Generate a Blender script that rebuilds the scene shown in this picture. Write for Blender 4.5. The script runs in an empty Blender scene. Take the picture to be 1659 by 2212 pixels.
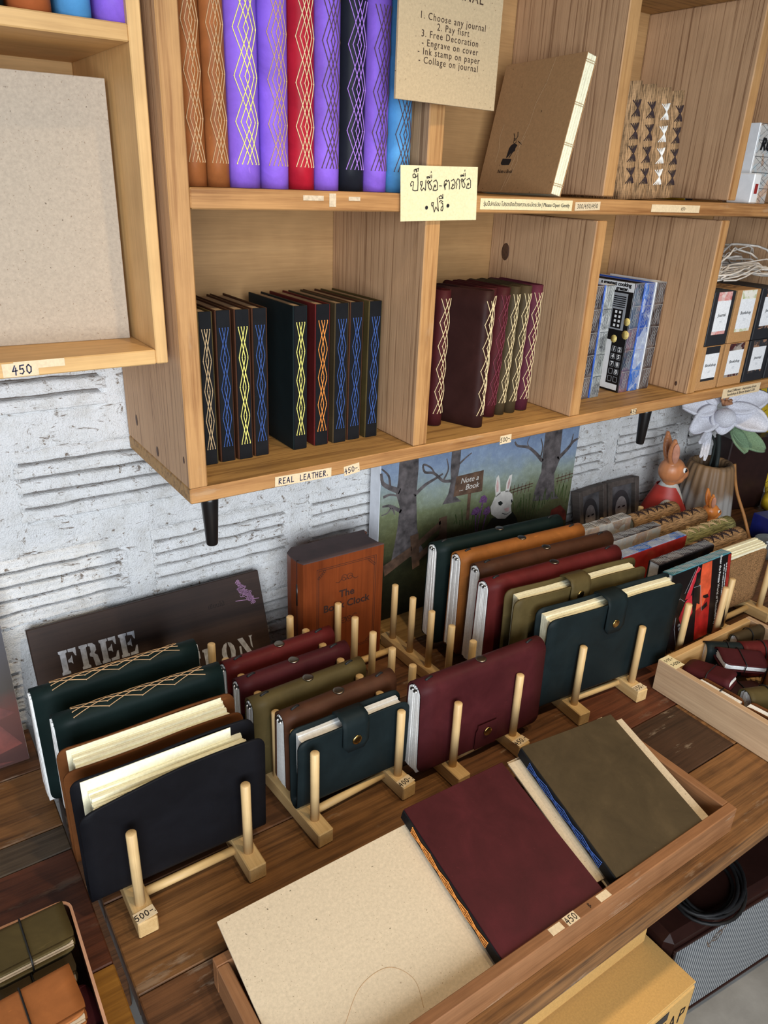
import bpy, bmesh, math, random
from mathutils import Matrix, Vector, noise
RND = random.Random(11)
SC = bpy.context.scene
COL = SC.collection
PI = math.pi

# ------------------------------------------------------------------ camera, world, lights, exposure
# metres; x runs right along the wall, y=0 is the wall (room at -y), z=0 is the table top
cam = bpy.data.objects.new('camera', bpy.data.cameras.new('camera')); COL.objects.link(cam)
cam.data.sensor_fit = 'HORIZONTAL'; cam.data.sensor_width = 36.0
cam.data.lens = 36.0 * 1616.57 / 1659.0
cam.data.clip_start = 0.02
def _cam_matrix(yaw, pitch, roll, loc):
    cy, sy, cp, sp = math.cos(yaw), math.sin(yaw), math.cos(pitch), math.sin(pitch)
    f = Vector((sy * cp, cy * cp, -sp)); r = Vector((cy, -sy, 0)); u = r.cross(f)
    c, s = math.cos(roll), math.sin(roll)
    r2 = c * r + s * u; u2 = -s * r + c * u
    m = Matrix((r2, u2, -f)).transposed().to_4x4(); m.translation = loc
    return m
cam.matrix_world = _cam_matrix(0.61478, 0.41850, 0.04175, Vector((-0.3212, -1.18, 0.8747)))
SC.camera = cam

w = bpy.data.worlds.new('world'); SC.world = w; w.use_nodes = True
w.node_tree.nodes['Background'].inputs[0].default_value = (0.90, 0.94, 1.0, 1)
w.node_tree.nodes['Background'].inputs[1].default_value = 0.09

def light(name, kind, loc, target, energy, color, **kw):
    d = bpy.data.lights.new(name, kind); d.energy = energy; d.color = color
    for k, v in kw.items(): setattr(d, k, v)
    o = bpy.data.objects.new(name, d); COL.objects.link(o); o.location = loc
    o.rotation_euler = (Vector(target) - Vector(loc)).to_track_quat('-Z', 'Y').to_euler()
    return o
for _x, _e in ((0.24, 36), (0.72, 30), (1.25, 32)):
    light('ceiling_spot', 'SPOT', (_x, -1.22, 1.95), (_x - 0.16, -0.50, 0.0), _e, (1.0, 0.79, 0.52), spot_size=1.05, spot_blend=0.55, shadow_soft_size=0.035)
light('shop_window_daylight', 'AREA', (-0.75, -2.7, 0.80), (0.25, 0, 0.48), 96, (0.87, 0.935, 1.0), shape='RECTANGLE', size=2.0, size_y=1.5)

SC.view_settings.view_transform = 'Standard'; SC.view_settings.look = 'None'
SC.view_settings.exposure = 0.0; SC.view_settings.gamma = 1.0
SC.view_settings.use_curve_mapping = False

# ------------------------------------------------------------------ materials
def lin(c):
    def f(v):
        v /= 255.0
        return v / 12.92 if v <= 0.04045 else ((v + 0.055) / 1.055) ** 2.4
    return (f(c[0]), f(c[1]), f(c[2]), 1.0)
def sc_(c, k): return tuple(min(255, max(0, v * k)) for v in c)
MATS = {}
class NT:
    def __init__(s, name):
        s.m = bpy.data.materials.new(name); s.m.use_nodes = True
        s.nt = s.m.node_tree; s.b = s.nt.nodes['Principled BSDF']
    def n(s, t, **kw):
        nd = s.nt.nodes.new(t)
        for k, v in kw.items():
            if k.startswith('i_'):
                key = k[2:]
                nd.inputs[int(key) if key.isdigit() else key.replace('_', ' ')].default_value = v
            else: setattr(nd, k, v)
        return nd
    def l(s, a, b): s.nt.links.new(a, b)
    def coords(s, scale=(1, 1, 1), rnd=9.0):
        tc = s.n('ShaderNodeTexCoord'); oi = s.n('ShaderNodeObjectInfo')
        mul = s.n('ShaderNodeMath', operation='MULTIPLY'); mul.inputs[1].default_value = rnd; s.l(oi.outputs['Random'], mul.inputs[0])
        add = s.n('ShaderNodeVectorMath', operation='ADD'); s.l(tc.outputs['Object'], add.inputs[0]); s.l(mul.outputs[0], add.inputs[1])
        mp = s.n('ShaderNodeVectorMath', operation='MULTIPLY'); s.l(add.outputs[0], mp.inputs[0]); mp.inputs[1].default_value = scale
        return mp.outputs[0]
    def noise(s, vec, scale, detail=4, rough=0.55, dist=0.0):
        nd = s.n('ShaderNodeTexNoise'); s.l(vec, nd.inputs['Vector'])
        nd.inputs['Scale'].default_value = scale; nd.inputs['Detail'].default_value = detail
        nd.inputs['Roughness'].default_value = rough; nd.inputs['Distortion'].default_value = dist
        return nd.outputs['Fac']
    def ramp(s, fac, stops):
        nd = s.n('ShaderNodeValToRGB'); s.l(fac, nd.inputs[0]); e = nd.color_ramp.elements
        while len(e) < len(stops): e.new(0.5)
        for el, (p, c) in zip(e, stops): el.position = p; el.color = lin(c) if max(c) > 1.0 else (*c, 1)
        return nd.outputs[0]
    def mix(s, fac, a, b, mode='MIX'):
        nd = s.n('ShaderNodeMix', data_type='RGBA', blend_type=mode)
        if isinstance(fac, float): nd.inputs[0].default_value = fac
        else: s.l(fac, nd.inputs[0])
        for v, i in ((a, 6), (b, 7)):
            if isinstance(v, tuple): nd.inputs[i].default_value = lin(v)
            else: s.l(v, nd.inputs[i])
        return nd.outputs[2]
    def bump(s, h, strength, dist=0.001):
        nd = s.n('ShaderNodeBump'); nd.inputs['Strength'].default_value = strength; nd.inputs['Distance'].default_value = dist
        s.l(h, nd.inputs['Height']); s.l(nd.outputs[0], s.b.inputs['Normal'])
    def done(s, color=None, rough=0.5, metal=0.0, spec=0.5):
        if color is not None:
            if isinstance(color, tuple): s.b.inputs['Base Color'].default_value = lin(color)
            else: s.l(color, s.b.inputs['Base Color'])
        if isinstance(rough, float): s.b.inputs['Roughness'].default_value = rough
        else: s.l(rough, s.b.inputs['Roughness'])
        s.b.inputs['Metallic'].default_value = metal
        s.b.inputs['Specular IOR Level'].default_value = spec
        return s.m
def plain(name, col, rough=0.5, metal=0.0, var=0.10, scale=60.0, spec=0.5):
    if name in MATS: return MATS[name]
    t = NT(name); f = t.noise(t.coords(), scale, 3)
    c = t.ramp(f, [(0.25, sc_(col, 1 - var)), (0.75, sc_(col, 1 + var))])
    MATS[name] = t.done(c, rough, metal, spec); return MATS[name]
AX = {'X': (0.035, 1, 1), 'Y': (1, 0.035, 1), 'Z': (1, 1, 0.035), 'ZZ': (1, 1, 0.012)}
def wood(name, light_c, dark_c, axis='X', freq=95.0, rough=0.55, bump=0.35, lo=0.36, hi=0.60, wear=0.0, blotch=0.25, bigw=0.42):
    if name in MATS: return MATS[name]
    t = NT(name); v = t.coords(AX[axis])
    big = t.noise(v, freq * 0.28, 3, 0.5, 0.6)
    ring = t.noise(v, freq, 4, 0.6, 0.35)
    fine = t.noise(v, freq * 6.0, 2, 0.6)
    c1 = t.ramp(ring, [(lo, dark_c), (hi, light_c)])
    c2 = t.ramp(big, [(0.3, sc_(dark_c, 1.05)), (0.7, sc_(light_c, 1.04))])
    c = t.mix(bigw, c1, c2)
    c = t.mix(0.18, c, t.ramp(fine, [(0.35, sc_(dark_c, 0.8)), (0.65, sc_(light_c, 1.08))]))
    v0 = t.coords()
    bl = t.noise(v0, 14.0, 4)
    c = t.mix(blotch, c, t.ramp(bl, [(0.3, sc_(dark_c, 0.85)), (0.7, sc_(light_c, 1.05))]))
    if wear > 0:
        sv = t.coords(tuple(0.25 if a < 0.5 else 1.0 for a in AX[axis]))
        sm = t.ramp(t.noise(sv, 34.0, 6, 0.7), [(0.60, (0, 0, 0)), (0.68, (wear, wear, wear))])
        c = t.mix(sm, c, (190, 172, 148))
    t.bump(ring, bump, 0.0006)
    MATS[name] = t.done(c, rough, 0, 0.35); return MATS[name]
def leather(name, col, rough=0.5, mott=0.16, spec=0.10):
    key = 'leather_' + name
    if key in MATS: return MATS[key]
    t = NT(key); v = t.coords()
    f = t.noise(v, 16.0, 6, 0.65, 0.4)
    c = t.ramp(f, [(0.25, sc_(col, 1 - mott)), (0.55, col), (0.8, sc_(col, 1 + mott))])
    g = t.noise(v, 1100.0, 2)
    scr = t.noise(t.coords((0.25, 1, 1)), 160.0, 2, 0.5, 1.2)
    c = t.mix(t.ramp(scr, [(0.70, (0, 0, 0)), (0.78, (0.25, 0.25, 0.25))]), c, sc_(col, 1.5))
    t.bump(g, 0.25, 0.0003)
    MATS[key] = t.done(c, t.ramp(f, [(0.2, (rough - .1,) * 3), (0.8, (rough + .12,) * 3)]), 0, spec); return MATS[key]
def paper(name, col, speck=None, rough=0.85, lines=False):
    if name in MATS: return MATS[name]
    t = NT(name); v = t.coords()
    f = t.noise(v, 260.0, 4, 0.7)
    c = t.ramp(f, [(0.3, sc_(col, 0.94)), (0.7, sc_(col, 1.04))])
    if speck:
        sp = t.noise(v, 420.0, 2, 0.5)
        c = t.mix(t.ramp(sp, [(0.69, (0, 0, 0)), (0.74, (0.75, 0.75, 0.75))]), c, speck)
        sp2 = t.noise(t.coords((1, 1, 1), 4.0), 150.0, 2, 0.5)
        c = t.mix(t.ramp(sp2, [(0.755, (0, 0, 0)), (0.77, (0.8, 0.8, 0.8))]), c, sc_(speck, 0.6))
    if lines:
        ln = t.noise(t.coords((0.02, 1, 0.02)), 900.0, 1)
        c = t.mix(t.ramp(ln, [(0.33, (0.3, 0.3, 0.3)), (0.42, (0, 0, 0))]), c, sc_(col, 0.72))
    t.bump(f, 0.15, 0.0003)
    MATS[name] = t.done(c, rough, 0, 0.2); return MATS[name]

PINE_L, PINE_D = (196, 150, 104), (140, 96, 60)
M_PANEL = wood('shelf_side_wood', (204, 165, 127), (128, 92, 64), 'ZZ', 230, 0.6, 0.9, 0.38, 0.46, 0, 0.10, 0.20)
M_EDGE = wood('shelf_edge_wood', (194, 145, 92), (128, 82, 44), 'X', 75, 0.5, 0.4, 0.36, 0.52, 0.22, 0.2, 0.25)
M_EDGEZ = wood('shelf_front_edge_wood', (198, 151, 98), (136, 89, 48), 'Z', 85, 0.5, 0.4, 0.36, 0.50, 0.15, 0.2, 0.25)
M_BOARD = wood('shelf_board_wood', (186, 144, 86), (112, 78, 42), 'X', 120, 0.55, 0.5, 0.38, 0.50, 0, 0.2, 0.25)
M_BACK = wood('plywood_back', (186, 146, 98), (160, 120, 76), 'X', 70, 0.55, 0.1, 0.3, 0.7)
M_BBOX = wood('pale_pine', (224, 184, 126), (190, 146, 92), 'Z', 60, 0.5, 0.2, 0.3, 0.65)
M_BBOXX = wood('pale_pine_x', (224, 182, 122), (190, 144, 88), 'X', 60, 0.5, 0.2, 0.3, 0.65)
M_RACK = wood('rack_pine_y', (222, 190, 136), (188, 150, 96), 'Y', 110, 0.5, 0.25, 0.32, 0.62)
M_RACKX = wood('rack_pine_x', (226, 194, 138), (192, 154, 98), 'X', 110, 0.45, 0.25, 0.32, 0.62)
M_PEG = wood('rack_pine_z', (226, 196, 144), (194, 156, 104), 'Z', 110, 0.45, 0.25, 0.32, 0.62)
M_TRAYX = wood('tray_wood_x', (160, 112, 74), (104, 66, 38), 'X', 70, 0.55, 0.3, 0.34, 0.64, 0.30)
M_TRAYY = wood('tray_wood_y', (164, 118, 80), (112, 72, 44), 'Y', 70, 0.55, 0.3)
M_BOXY = wood('ash_box_y', (202, 172, 138), (164, 132, 102), 'Y', 50, 0.55, 0.15, 0.34, 0.62, 0, 0.1)
M_BOXX = wood('ash_box_x', (210, 172, 118), (176, 134, 84), 'X', 60, 0.55, 0.15, 0.34, 0.62, 0, 0.1)
PLANKS = [wood('plank_%s' % n, a, b, 'X', 105, 0.5, 0.7, 0.38, 0.58, wr, 0.25, 0.25) for n, a, b, wr in (
    ('oak', (146, 102, 60), (66, 42, 24), 0.25), ('brown', (118, 78, 48), (50, 31, 19), 0.35), ('dark', (80, 56, 40), (34, 23, 16), 0.5),
    ('red', (110, 62, 40), (54, 28, 18), 0.15), ('grey', (104, 88, 70), (52, 42, 32), 0.35), ('pale', (190, 150, 92), (140, 104, 58), 0.1), ('mustard', (170, 118, 46), (110, 70, 24), 0.1))]
M_WHITE = paper('page_white', (248, 247, 243), None, 0.8, True)
M_CREAM = paper('page_cream', (250, 242, 212), None, 0.8, True)
M_KPAGE = paper('page_kraft', (176, 152, 122), None, 0.85, True)
M_BOARDP = paper('greyboard', (206, 188, 160), (120, 96, 66))
M_BOARDG = paper('greyboard_cool', (180, 165, 147), (130, 108, 86))
M_KRAFT = paper('kraft_card', (176, 136, 94), (130, 96, 62))
M_KSIGN = paper('kraft_sign', (196, 172, 136), (140, 112, 80))
M_NOTE = paper('cream_note', (236, 220, 176), None, 0.6)
M_TAG = paper('price_tag', (226, 204, 168), None, 0.6)
M_INK = plain('ink', (22, 20, 26), 0.6, 0, 0.02)
M_INKB = plain('ink_blue', (24, 26, 70), 0.6, 0, 0.02)
M_INKBR = plain('ink_brown', (60, 40, 26), 0.7, 0, 0.02)
M_BLACK = leather('black', (26, 27, 30), 0.5)
M_CORD = plain('black_cord', (14, 14, 16), 0.6)
M_BRASS = plain('antique_brass', (190, 160, 100), 0.25, 1.0, 0.06)
M_STEEL = plain('dark_nickel', (128, 118, 104), 0.32, 1.0, 0.06)
M_WPAINT = plain('white_paint', (226, 230, 238), 0.6, 0, 0.04)
LE = {n: leather(n, c, r) for n, c, r in (
    ('teal', (25, 34, 36), .5), ('green', (21, 34, 33), .5), ('navy', (19, 19, 23), .55), ('maroon', (84, 30, 34), .5), ('red', (88, 30, 29), .5),
    ('brown', (74, 46, 32), .5), ('tan', (150, 92, 44), .5), ('olive', (82, 70, 42), .5), ('darkbrown', (52, 30, 28), .45), ('camel', (168, 104, 58), .5), ('taupe', (72, 60, 42), .5),
    ('purple', (140, 100, 214), .42), ('cherry', (172, 30, 48), .42), ('black2', (30, 32, 40), .42), ('sky', (84, 148, 200), .42), ('toffee', (148, 88, 48), .42), ('suede', (104, 62, 32), .8), ('rust', (172, 92, 50), .45), ('wine', (70, 28, 31), .5), ('grape', (84, 36, 50), .5))}
TH = {n: plain('thread_' + n, c, 0.7, 0, 0.05) for n, c in (
    ('cream', (226, 206, 160)), ('yellow', (244, 236, 130)), ('blue', (56, 88, 156)), ('orange', (236, 150, 66)), ('brown', (88, 62, 58)), ('lilac', (178, 130, 226)),
    ('white', (238, 236, 230)), ('dark', (48, 30, 32)), ('rose', (120, 44, 62)), ('sand', (196, 158, 116)), ('black', (22, 22, 26)), ('natural', (206, 180, 140)), ('grey', (176, 178, 180)))}

# ------------------------------------------------------------------ mesh building
class MB:
    def __init__(s): s.v = []; s.f = []; s.sm = []
    def add(s, vs, fs, smooth=False, mtx=None):
        o = len(s.v)
        s.v += [tuple(mtx @ Vector(p)) if mtx else tuple(p) for p in vs]
        s.f += [tuple(i + o for i in f) for f in fs]; s.sm += [smooth] * len(fs)
        return s
    def box(s, x0, y0, z0, x1, y1, z1, b=0.0, mtx=None):
        if x0 > x1: x0, x1 = x1, x0
        if y0 > y1: y0, y1 = y1, y0
        if z0 > z1: z0, z1 = z1, z0
        b = min(b, (x1 - x0) * .45, (y1 - y0) * .45, (z1 - z0) * .45)
        X, Y, Z = (x0, x1), (y0, y1), (z0, z1)
        if b <= 0:
            vs = [(X[i], Y[j], Z[k]) for i in (0, 1) for j in (0, 1) for k in (0, 1)]
            fs = [(0, 1, 3, 2), (4, 6, 7, 5), (0, 4, 5, 1), (2, 3, 7, 6), (0, 2, 6, 4), (1, 5, 7, 3)]
            return s.add(vs, fs, False, mtx)
        vs = []; ix = {}
        for i in (0, 1):
            for j in (0, 1):
                for k in (0, 1):
                    c = (X[i], Y[j], Z[k]); d = (b if i == 0 else -b, b if j == 0 else -b, b if k == 0 else -b)
                    for a in range(3):
                        p = [c[q] + (0 if q == a else d[q]) for q in range(3)]
                        ix[(i, j, k, a)] = len(vs); vs.append(tuple(p))
        fs = []
        def q(a, b_, c_, d_): fs.append((a, b_, c_, d_))
        for i in (0, 1):
            L = [ix[(i, 0, 0, 0)], ix[(i, 1, 0, 0)], ix[(i, 1, 1, 0)], ix[(i, 0, 1, 0)]]; q(*(L if i else L[::-1]))
            L = [ix[(0, i, 0, 1)], ix[(0, i, 1, 1)], ix[(1, i, 1, 1)], ix[(1, i, 0, 1)]]; q(*(L if i else L[::-1]))
            L = [ix[(0, 0, i, 2)], ix[(1, 0, i, 2)], ix[(1, 1, i, 2)], ix[(0, 1, i, 2)]]; q(*(L if i else L[::-1]))
        for i in (0, 1):
            for j in (0, 1):
                q(ix[(i, j, 0, 0)], ix[(i, j, 0, 1)], ix[(i, j, 1, 1)], ix[(i, j, 1, 0)])
                q(ix[(i, 0, j, 0)], ix[(i, 0, j, 2)], ix[(i, 1, j, 2)], ix[(i, 1, j, 0)])
                q(ix[(0, i, j, 1)], ix[(0, i, j, 2)], ix[(1, i, j, 2)], ix[(1, i, j, 1)])
                for k in (0, 1): fs.append((ix[(i, j, k, 0)], ix[(i, j, k, 1)], ix[(i, j, k, 2)]))
        return s.add(vs, fs, False, mtx)
    def tube(s, pts, r, n=6, closed=False, caps=True, smooth=True):
        pts = [Vector(p) for p in pts]; m = len(pts); vs = []; fs = []
        up = Vector((0, 0, 1)); prev = None
        for i, p in enumerate(pts):
            a = pts[i - 1] if (i > 0 or closed) else p; b = pts[(i + 1) % m] if (i < m - 1 or closed) else p
            t = (b - a); t = t.normalized() if t.length > 1e-9 else Vector((0, 0, 1))
            if prev is None:
                ref = up if abs(t.z) < 0.9 else Vector((1, 0, 0)); u = t.cross(ref).normalized()
            else:
                u = prev - t * prev.dot(t); u = u.normalized() if u.length > 1e-6 else t.cross(up).normalized()
            prev = u; v = t.cross(u); rr = r[i] if isinstance(r, (list, tuple)) else r
            for k in range(n):
                an = 2 * PI * k / n; vs.append(p + (u * math.cos(an) + v * math.sin(an)) * rr)
        for i in range(m if closed else m - 1):
            for k in range(n):
                a = i * n + k; b = i * n + (k + 1) % n; c = ((i + 1) % m) * n + (k + 1) % n; d = ((i + 1) % m) * n + k
                fs.append((a, b, c, d))
        if caps and not closed: fs.append(tuple(range(n))[::-1]); fs.append(tuple((m - 1) * n + k for k in range(n)))
        return s.add(vs, fs, smooth)
    def lathe(s, prof, n=24, mtx=None, smooth=True, flute=None):
        vs = []; fs = []; m = len(prof)
        for i, (r, z) in enumerate(prof):
            for k in range(n):
                a = 2 * PI * k / n; rr = r * (flute(a, z) if flute else 1)
                vs.append((rr * math.cos(a), rr * math.sin(a), z))
        for i in range(m - 1):
            for k in range(n):
                fs.append((i * n + k, i * n + (k + 1) % n, (i + 1) * n + (k + 1) % n, (i + 1) * n + k))
        if prof[0][0] > 1e-6: fs.append(tuple(range(n))[::-1])
        if prof[-1][0] > 1e-6: fs.append(tuple((m - 1) * n + k for k in range(n)))
        return s.add(vs, fs, smooth, mtx)
    def ball(s, c, r, mtx=None, nu=16, nv=10):
        vs = []; fs = []
        for j in range(nv + 1):
            th = PI * j / nv
            for i in range(nu):
                ph = 2 * PI * i / nu
                vs.append((c[0] + r[0] * math.sin(th) * math.cos(ph), c[1] + r[1] * math.sin(th) * math.sin(ph), c[2] + r[2] * math.cos(th)))
        for j in range(nv):
            for i in range(nu): fs.append((j * nu + i, (j + 1) * nu + i, (j + 1) * nu + (i + 1) % nu, j * nu + (i + 1) % nu))
        return s.add(vs, fs, True, mtx)
    def prism(s, poly, h0, h1, mp=lambda a, b, h: (a, b, h)):
        n = len(poly); vs = [mp(a, b, h0) for a, b in poly] + [mp(a, b, h1) for a, b in poly]
        fs = [tuple(range(n))[::-1], tuple(range(n, 2 * n))] + [(i, (i + 1) % n, n + (i + 1) % n, n + i) for i in range(n)]
        return s.add(vs, fs)
    def grid(s, fn, nu, nv, smooth=True):
        vs = [fn(i / nu, j / nv) for j in range(nv + 1) for i in range(nu + 1)]
        fs = [(j * (nu + 1) + i, j * (nu + 1) + i + 1, (j + 1) * (nu + 1) + i + 1, (j + 1) * (nu + 1) + i) for j in range(nv) for i in range(nu)]
        return s.add(vs, fs, smooth)
    def ribbon(s, pts, wd, h=0.0004, mp=lambda a, b, h: (a, b, h)):
        for (a, b), (c, d) in zip(pts, pts[1:]):
            L = math.hypot(c - a, d - b)
            if L < 1e-9: continue
            ux, uy = (c - a) / L, (d - b) / L; e = wd * .35; hx, hy = -uy * wd / 2, ux * wd / 2
            a2, b2, c2, d2 = a - ux * e, b - uy * e, c + ux * e, d + uy * e
            s.add([mp(a2 + hx, b2 + hy, h), mp(a2 - hx, b2 - hy, h), mp(c2 - hx, d2 - hy, h), mp(c2 + hx, d2 + hy, h)], [(0, 1, 2, 3)])
        return s
    def mesh(s, name):
        me = bpy.data.meshes.new(name); me.from_pydata(s.v, [], s.f); me.validate(); me.update()
        if len(me.polygons) == len(s.sm): me.polygons.foreach_set('use_smooth', s.sm)
        bm = bmesh.new(); bm.from_mesh(me); bmesh.ops.recalc_face_normals(bm, faces=bm.faces); bm.to_mesh(me); bm.free()
        return me
    def obj(s, name, mat, parent=None, mtx=None, loc=None):
        o = bpy.data.objects.new(name, s.mesh(name)); COL.objects.link(o)
        if isinstance(mat, (list, tuple)):
            for m in mat: o.data.materials.append(m)
        else: o.data.materials.append(mat)
        if parent: o.parent = parent
        if mtx is not None: o.matrix_basis = mtx
        if loc is not None: o.location = loc
        return o
def thing(name, label, cat, mtx=None, group=None, loc=None):
    o = bpy.data.objects.new(name, None); COL.objects.link(o); o.empty_display_size = 0.02
    if mtx is not None: o.matrix_basis = mtx
    if loc is not None: o.location = loc
    return tag(o, label, cat, group)
def tag(o, label, cat, group=None):
    o['label'] = label; o['category'] = cat
    if group: o['group'] = group
    return o
def structure(o, label=None):
    o['kind'] = 'structure'
    if label: o['label'] = label
    return o
def frame(xa, ya, za, loc):
    m = Matrix((Vector(xa), Vector(ya), Vector(za))).transposed().to_4x4(); m.translation = Vector(loc); return m
def rotz(a, loc=(0, 0, 0)): m = Matrix.Rotation(a, 4, 'Z'); m.translation = Vector(loc); return m
FRONT = lambda loc: frame((1, 0, 0), (0, 0, 1), (0, -1, 0), loc)      # local xy plane faces the room (-y)
TOPF = lambda loc, a=0.0: Matrix.Translation(Vector(loc)) @ Matrix.Rotation(a, 4, 'Z')

TEXTQ = []
def text(body, size, mat, parent, mtx, name='lettering', spacing=1.0, align='CENTER', shear=0.0, line=1.0, bold=0.0):
    c = bpy.data.curves.new('txt', 'FONT'); c.body = body; c.size = size; c.align_x = align; c.align_y = 'CENTER'
    c.space_character = spacing; c.shear = shear; c.space_line = line; c.extrude = 0.00015; c.offset = bold; c.resolution_u = 3
    o = bpy.data.objects.new(name, bpy.data.meshes.new(name)); COL.objects.link(o); o.parent = parent; o.matrix_basis = mtx
    TEXTQ.append((c, mat, o)); return o
def flush_text():
    ts = []
    for c, m, o in TEXTQ:
        t = bpy.data.objects.new('txt', c); COL.objects.link(t); ts.append(t)
    dg = bpy.context.evaluated_depsgraph_get()
    for t, (c, m, o) in zip(ts, TEXTQ):
        me = bpy.data.meshes.new_from_object(t.evaluated_get(dg)); me.materials.clear(); me.materials.append(m); o.data = me
    for t in ts:
        c = t.data; bpy.data.objects.remove(t); bpy.data.curves.remove(c)
# handwritten strokes, unit cap height, origin at baseline left; each glyph: (advance, strokes)
G = {
 '0': (.75, [[(.3, 1), (.1, .8), (.08, .3), (.28, 0), (.5, .2), (.55, .7), (.3, 1)]]),
 '1': (.4, [[(.05, .8), (.2, 1), (.2, 0)]]),
 '2': (.75, [[(.08, .8), (.3, 1), (.52, .8), (.1, .05), (.58, 0)]]),
 '3': (.75, [[(.1, .95), (.45, .95), (.28, .55), (.52, .3), (.3, 0), (.06, .1)]]),
 '4': (.75, [[(.35, 1), (.06, .35), (.55, .42)], [(.42, .75), (.36, -.08)]]),
 '5': (.75, [[(.55, 1), (.15, .95), (.1, .55), (.4, .6), (.5, .25), (.3, 0), (.06, .08)]]),
 '7': (.7, [[(.08, 1), (.52, 1), (.25, 0)]]),
 '-': (.6, [[(.08, .5), (.48, .52)]]), '.': (.3, [[(.1, .05), (.14, .12)]]), '=': (.6, [[(.1, .35), (.45, .36)], [(.1, .6), (.45, .6)]]), '/': (.5, [[(.05, -.1), (.4, 1.05)]]), ' ': (.5, []),
 'R': (.8, [[(.1, 0), (.12, 1), (.45, .95), (.5, .7), (.12, .5), (.55, 0)]]), 'E': (.75, [[(.52, 1), (.12, .98), (.1, 0), (.55, .02)], [(.1, .52), (.42, .54)]]),
 'A': (.85, [[(.05, 0), (.33, 1), (.6, 0)], [(.15, .35), (.5, .38)]]), 'L': (.7, [[(.12, 1), (.1, 0), (.52, .03)]]), 'T': (.75, [[(.05, .97), (.6, 1)], [(.33, 1), (.32, 0)]]),
 'H': (.8, [[(.1, 1), (.1, 0)], [(.52, 1), (.52, 0)], [(.1, .5), (.52, .52)]]), 'M': (1.0, [[(.08, 0), (.15, .9), (.4, .3), (.65, 1), (.75, 0)]]), 'P': (.75, [[(.1, 0), (.15, 1), (.5, .9), (.45, .55), (.13, .5)]]), 'B': (.75, [[(.1, 0), (.1, 1), (.4, .9), (.12, .52), (.5, .35), (.1, 0)]])}
def hand(body, h, wd, mat, parent, mtx, name='lettering', lift=0.0006):
    tot = sum(G[c][0] for c in body) * h; x = -tot / 2; mb = MB()
    for c in body:
        adv, st = G[c]
        for s_ in st: mb.ribbon([(x + a * h, (b - .5) * h) for a, b in s_], wd, lift)
        x += adv * h
    return mb.obj(name, mat, parent, mtx)
def sticker(name, parent, w_, h_, mtx, mat=None, th=0.0004):
    return MB().box(-w_ / 2, -h_ / 2, 0, w_ / 2, h_ / 2, th).obj(name, mat or M_TAG, parent, mtx)
def price(parent, body, w_, h_, mtx, th=.006, ink=None, mat=None):
    s = sticker('price_label', parent, w_, h_, mtx, mat)
    hand(body, th, th * .13, ink or M_INK, s, Matrix.Identity(4))
    return s

# ------------------------------------------------------------------ journals
def u_stations(t_top, t_bot, d, legs=(1, 1), n=9, narc=12):
    r = t_top / 2; zc = d - r; P = []
    zb = d * (1 - legs[0]); 
    for i in range(n): u = i / n; P.append((-(t_bot / 2) * (1 - u) - r * u, zb + (zc - zb) * u))
    for i in range(narc + 1): a = PI - PI * i / narc; P.append((r * math.cos(a), zc + r * math.sin(a)))
    zb = d * (1 - legs[1])
    for i in range(1, n + 1): u = i / n; P.append((r * (1 - u) + (t_bot / 2) * u, zc + (zb - zc) * u))
    return P
def cover_mesh(L, P, th, rc=0.012, nx=8, warp=None):
    m = len(P); S = [0.0]
    for a, b in zip(P, P[1:]): S.append(S[-1] + math.hypot(b[0] - a[0], b[1] - a[1]))
    T = S[-1]; N = []
    for i in range(m):
        a = P[max(0, i - 1)]; b = P[min(m - 1, i + 1)]; dx, dy = b[0] - a[0], b[1] - a[1]; l = math.hypot(dx, dy) or 1
        N.append((dy / l, -dx / l))
    vs = []; 
    for lay in (0, 1):
        for i, (y, z) in enumerate(P):
            s = min(S[i], T - S[i]); a = L / 2
            if s < rc: a -= rc - math.sqrt(max(0, rc * rc - (rc - s) ** 2))
            yy = y + N[i][0] * th * lay; zz = z + N[i][1] * th * lay
            for k in range(nx + 1):
                p = (-a + 2 * a * k / nx, yy, zz); vs.append(warp(*p) if warp else p)
    W = nx + 1; o = m * W; fs = []; sm = []
    for i in range(m - 1):
        for k in range(nx):
            q = (i * W + k, i * W + k + 1, (i + 1) * W + k + 1, (i + 1) * W + k); fs.append(q); fs.append(tuple(x + o for x in q))
        for k in (0, nx): fs.append((i * W + k, (i + 1) * W + k, (i + 1) * W + k + o, i * W + k + o))
    for i in (0, m - 1):
        for k in range(nx): fs.append((i * W + k, i * W + k + 1, i * W + k + 1 + o, i * W + k + o))
    mb = MB(); mb.add(vs, fs, False)
    mb.sm = [True] * len(fs); return mb
def dense_ends(P, rc):
    # extra stations close to both free ends so the flap corners come out round
    out = []
    for (a, b, rev) in ((P[0], P[1], False),):
        l = math.hypot(b[0] - a[0], b[1] - a[1])
        for s in (0, .12, .3, .6, 1.0):
            u = min(.95, s * rc / l); out.append((a[0] + (b[0] - a[0]) * u, a[1] + (b[1] - a[1]) * u))
    out += P[1:-1]
    a, b = P[-1], P[-2]; l = math.hypot(b[0] - a[0], b[1] - a[1]); e = []
    for s in (0, .12, .3, .6, 1.0):
        u = min(.95, s * rc / l); e.append((a[0] + (b[0] - a[0]) * u, a[1] + (b[1] - a[1]) * u))
    return out + e[::-1]
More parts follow.
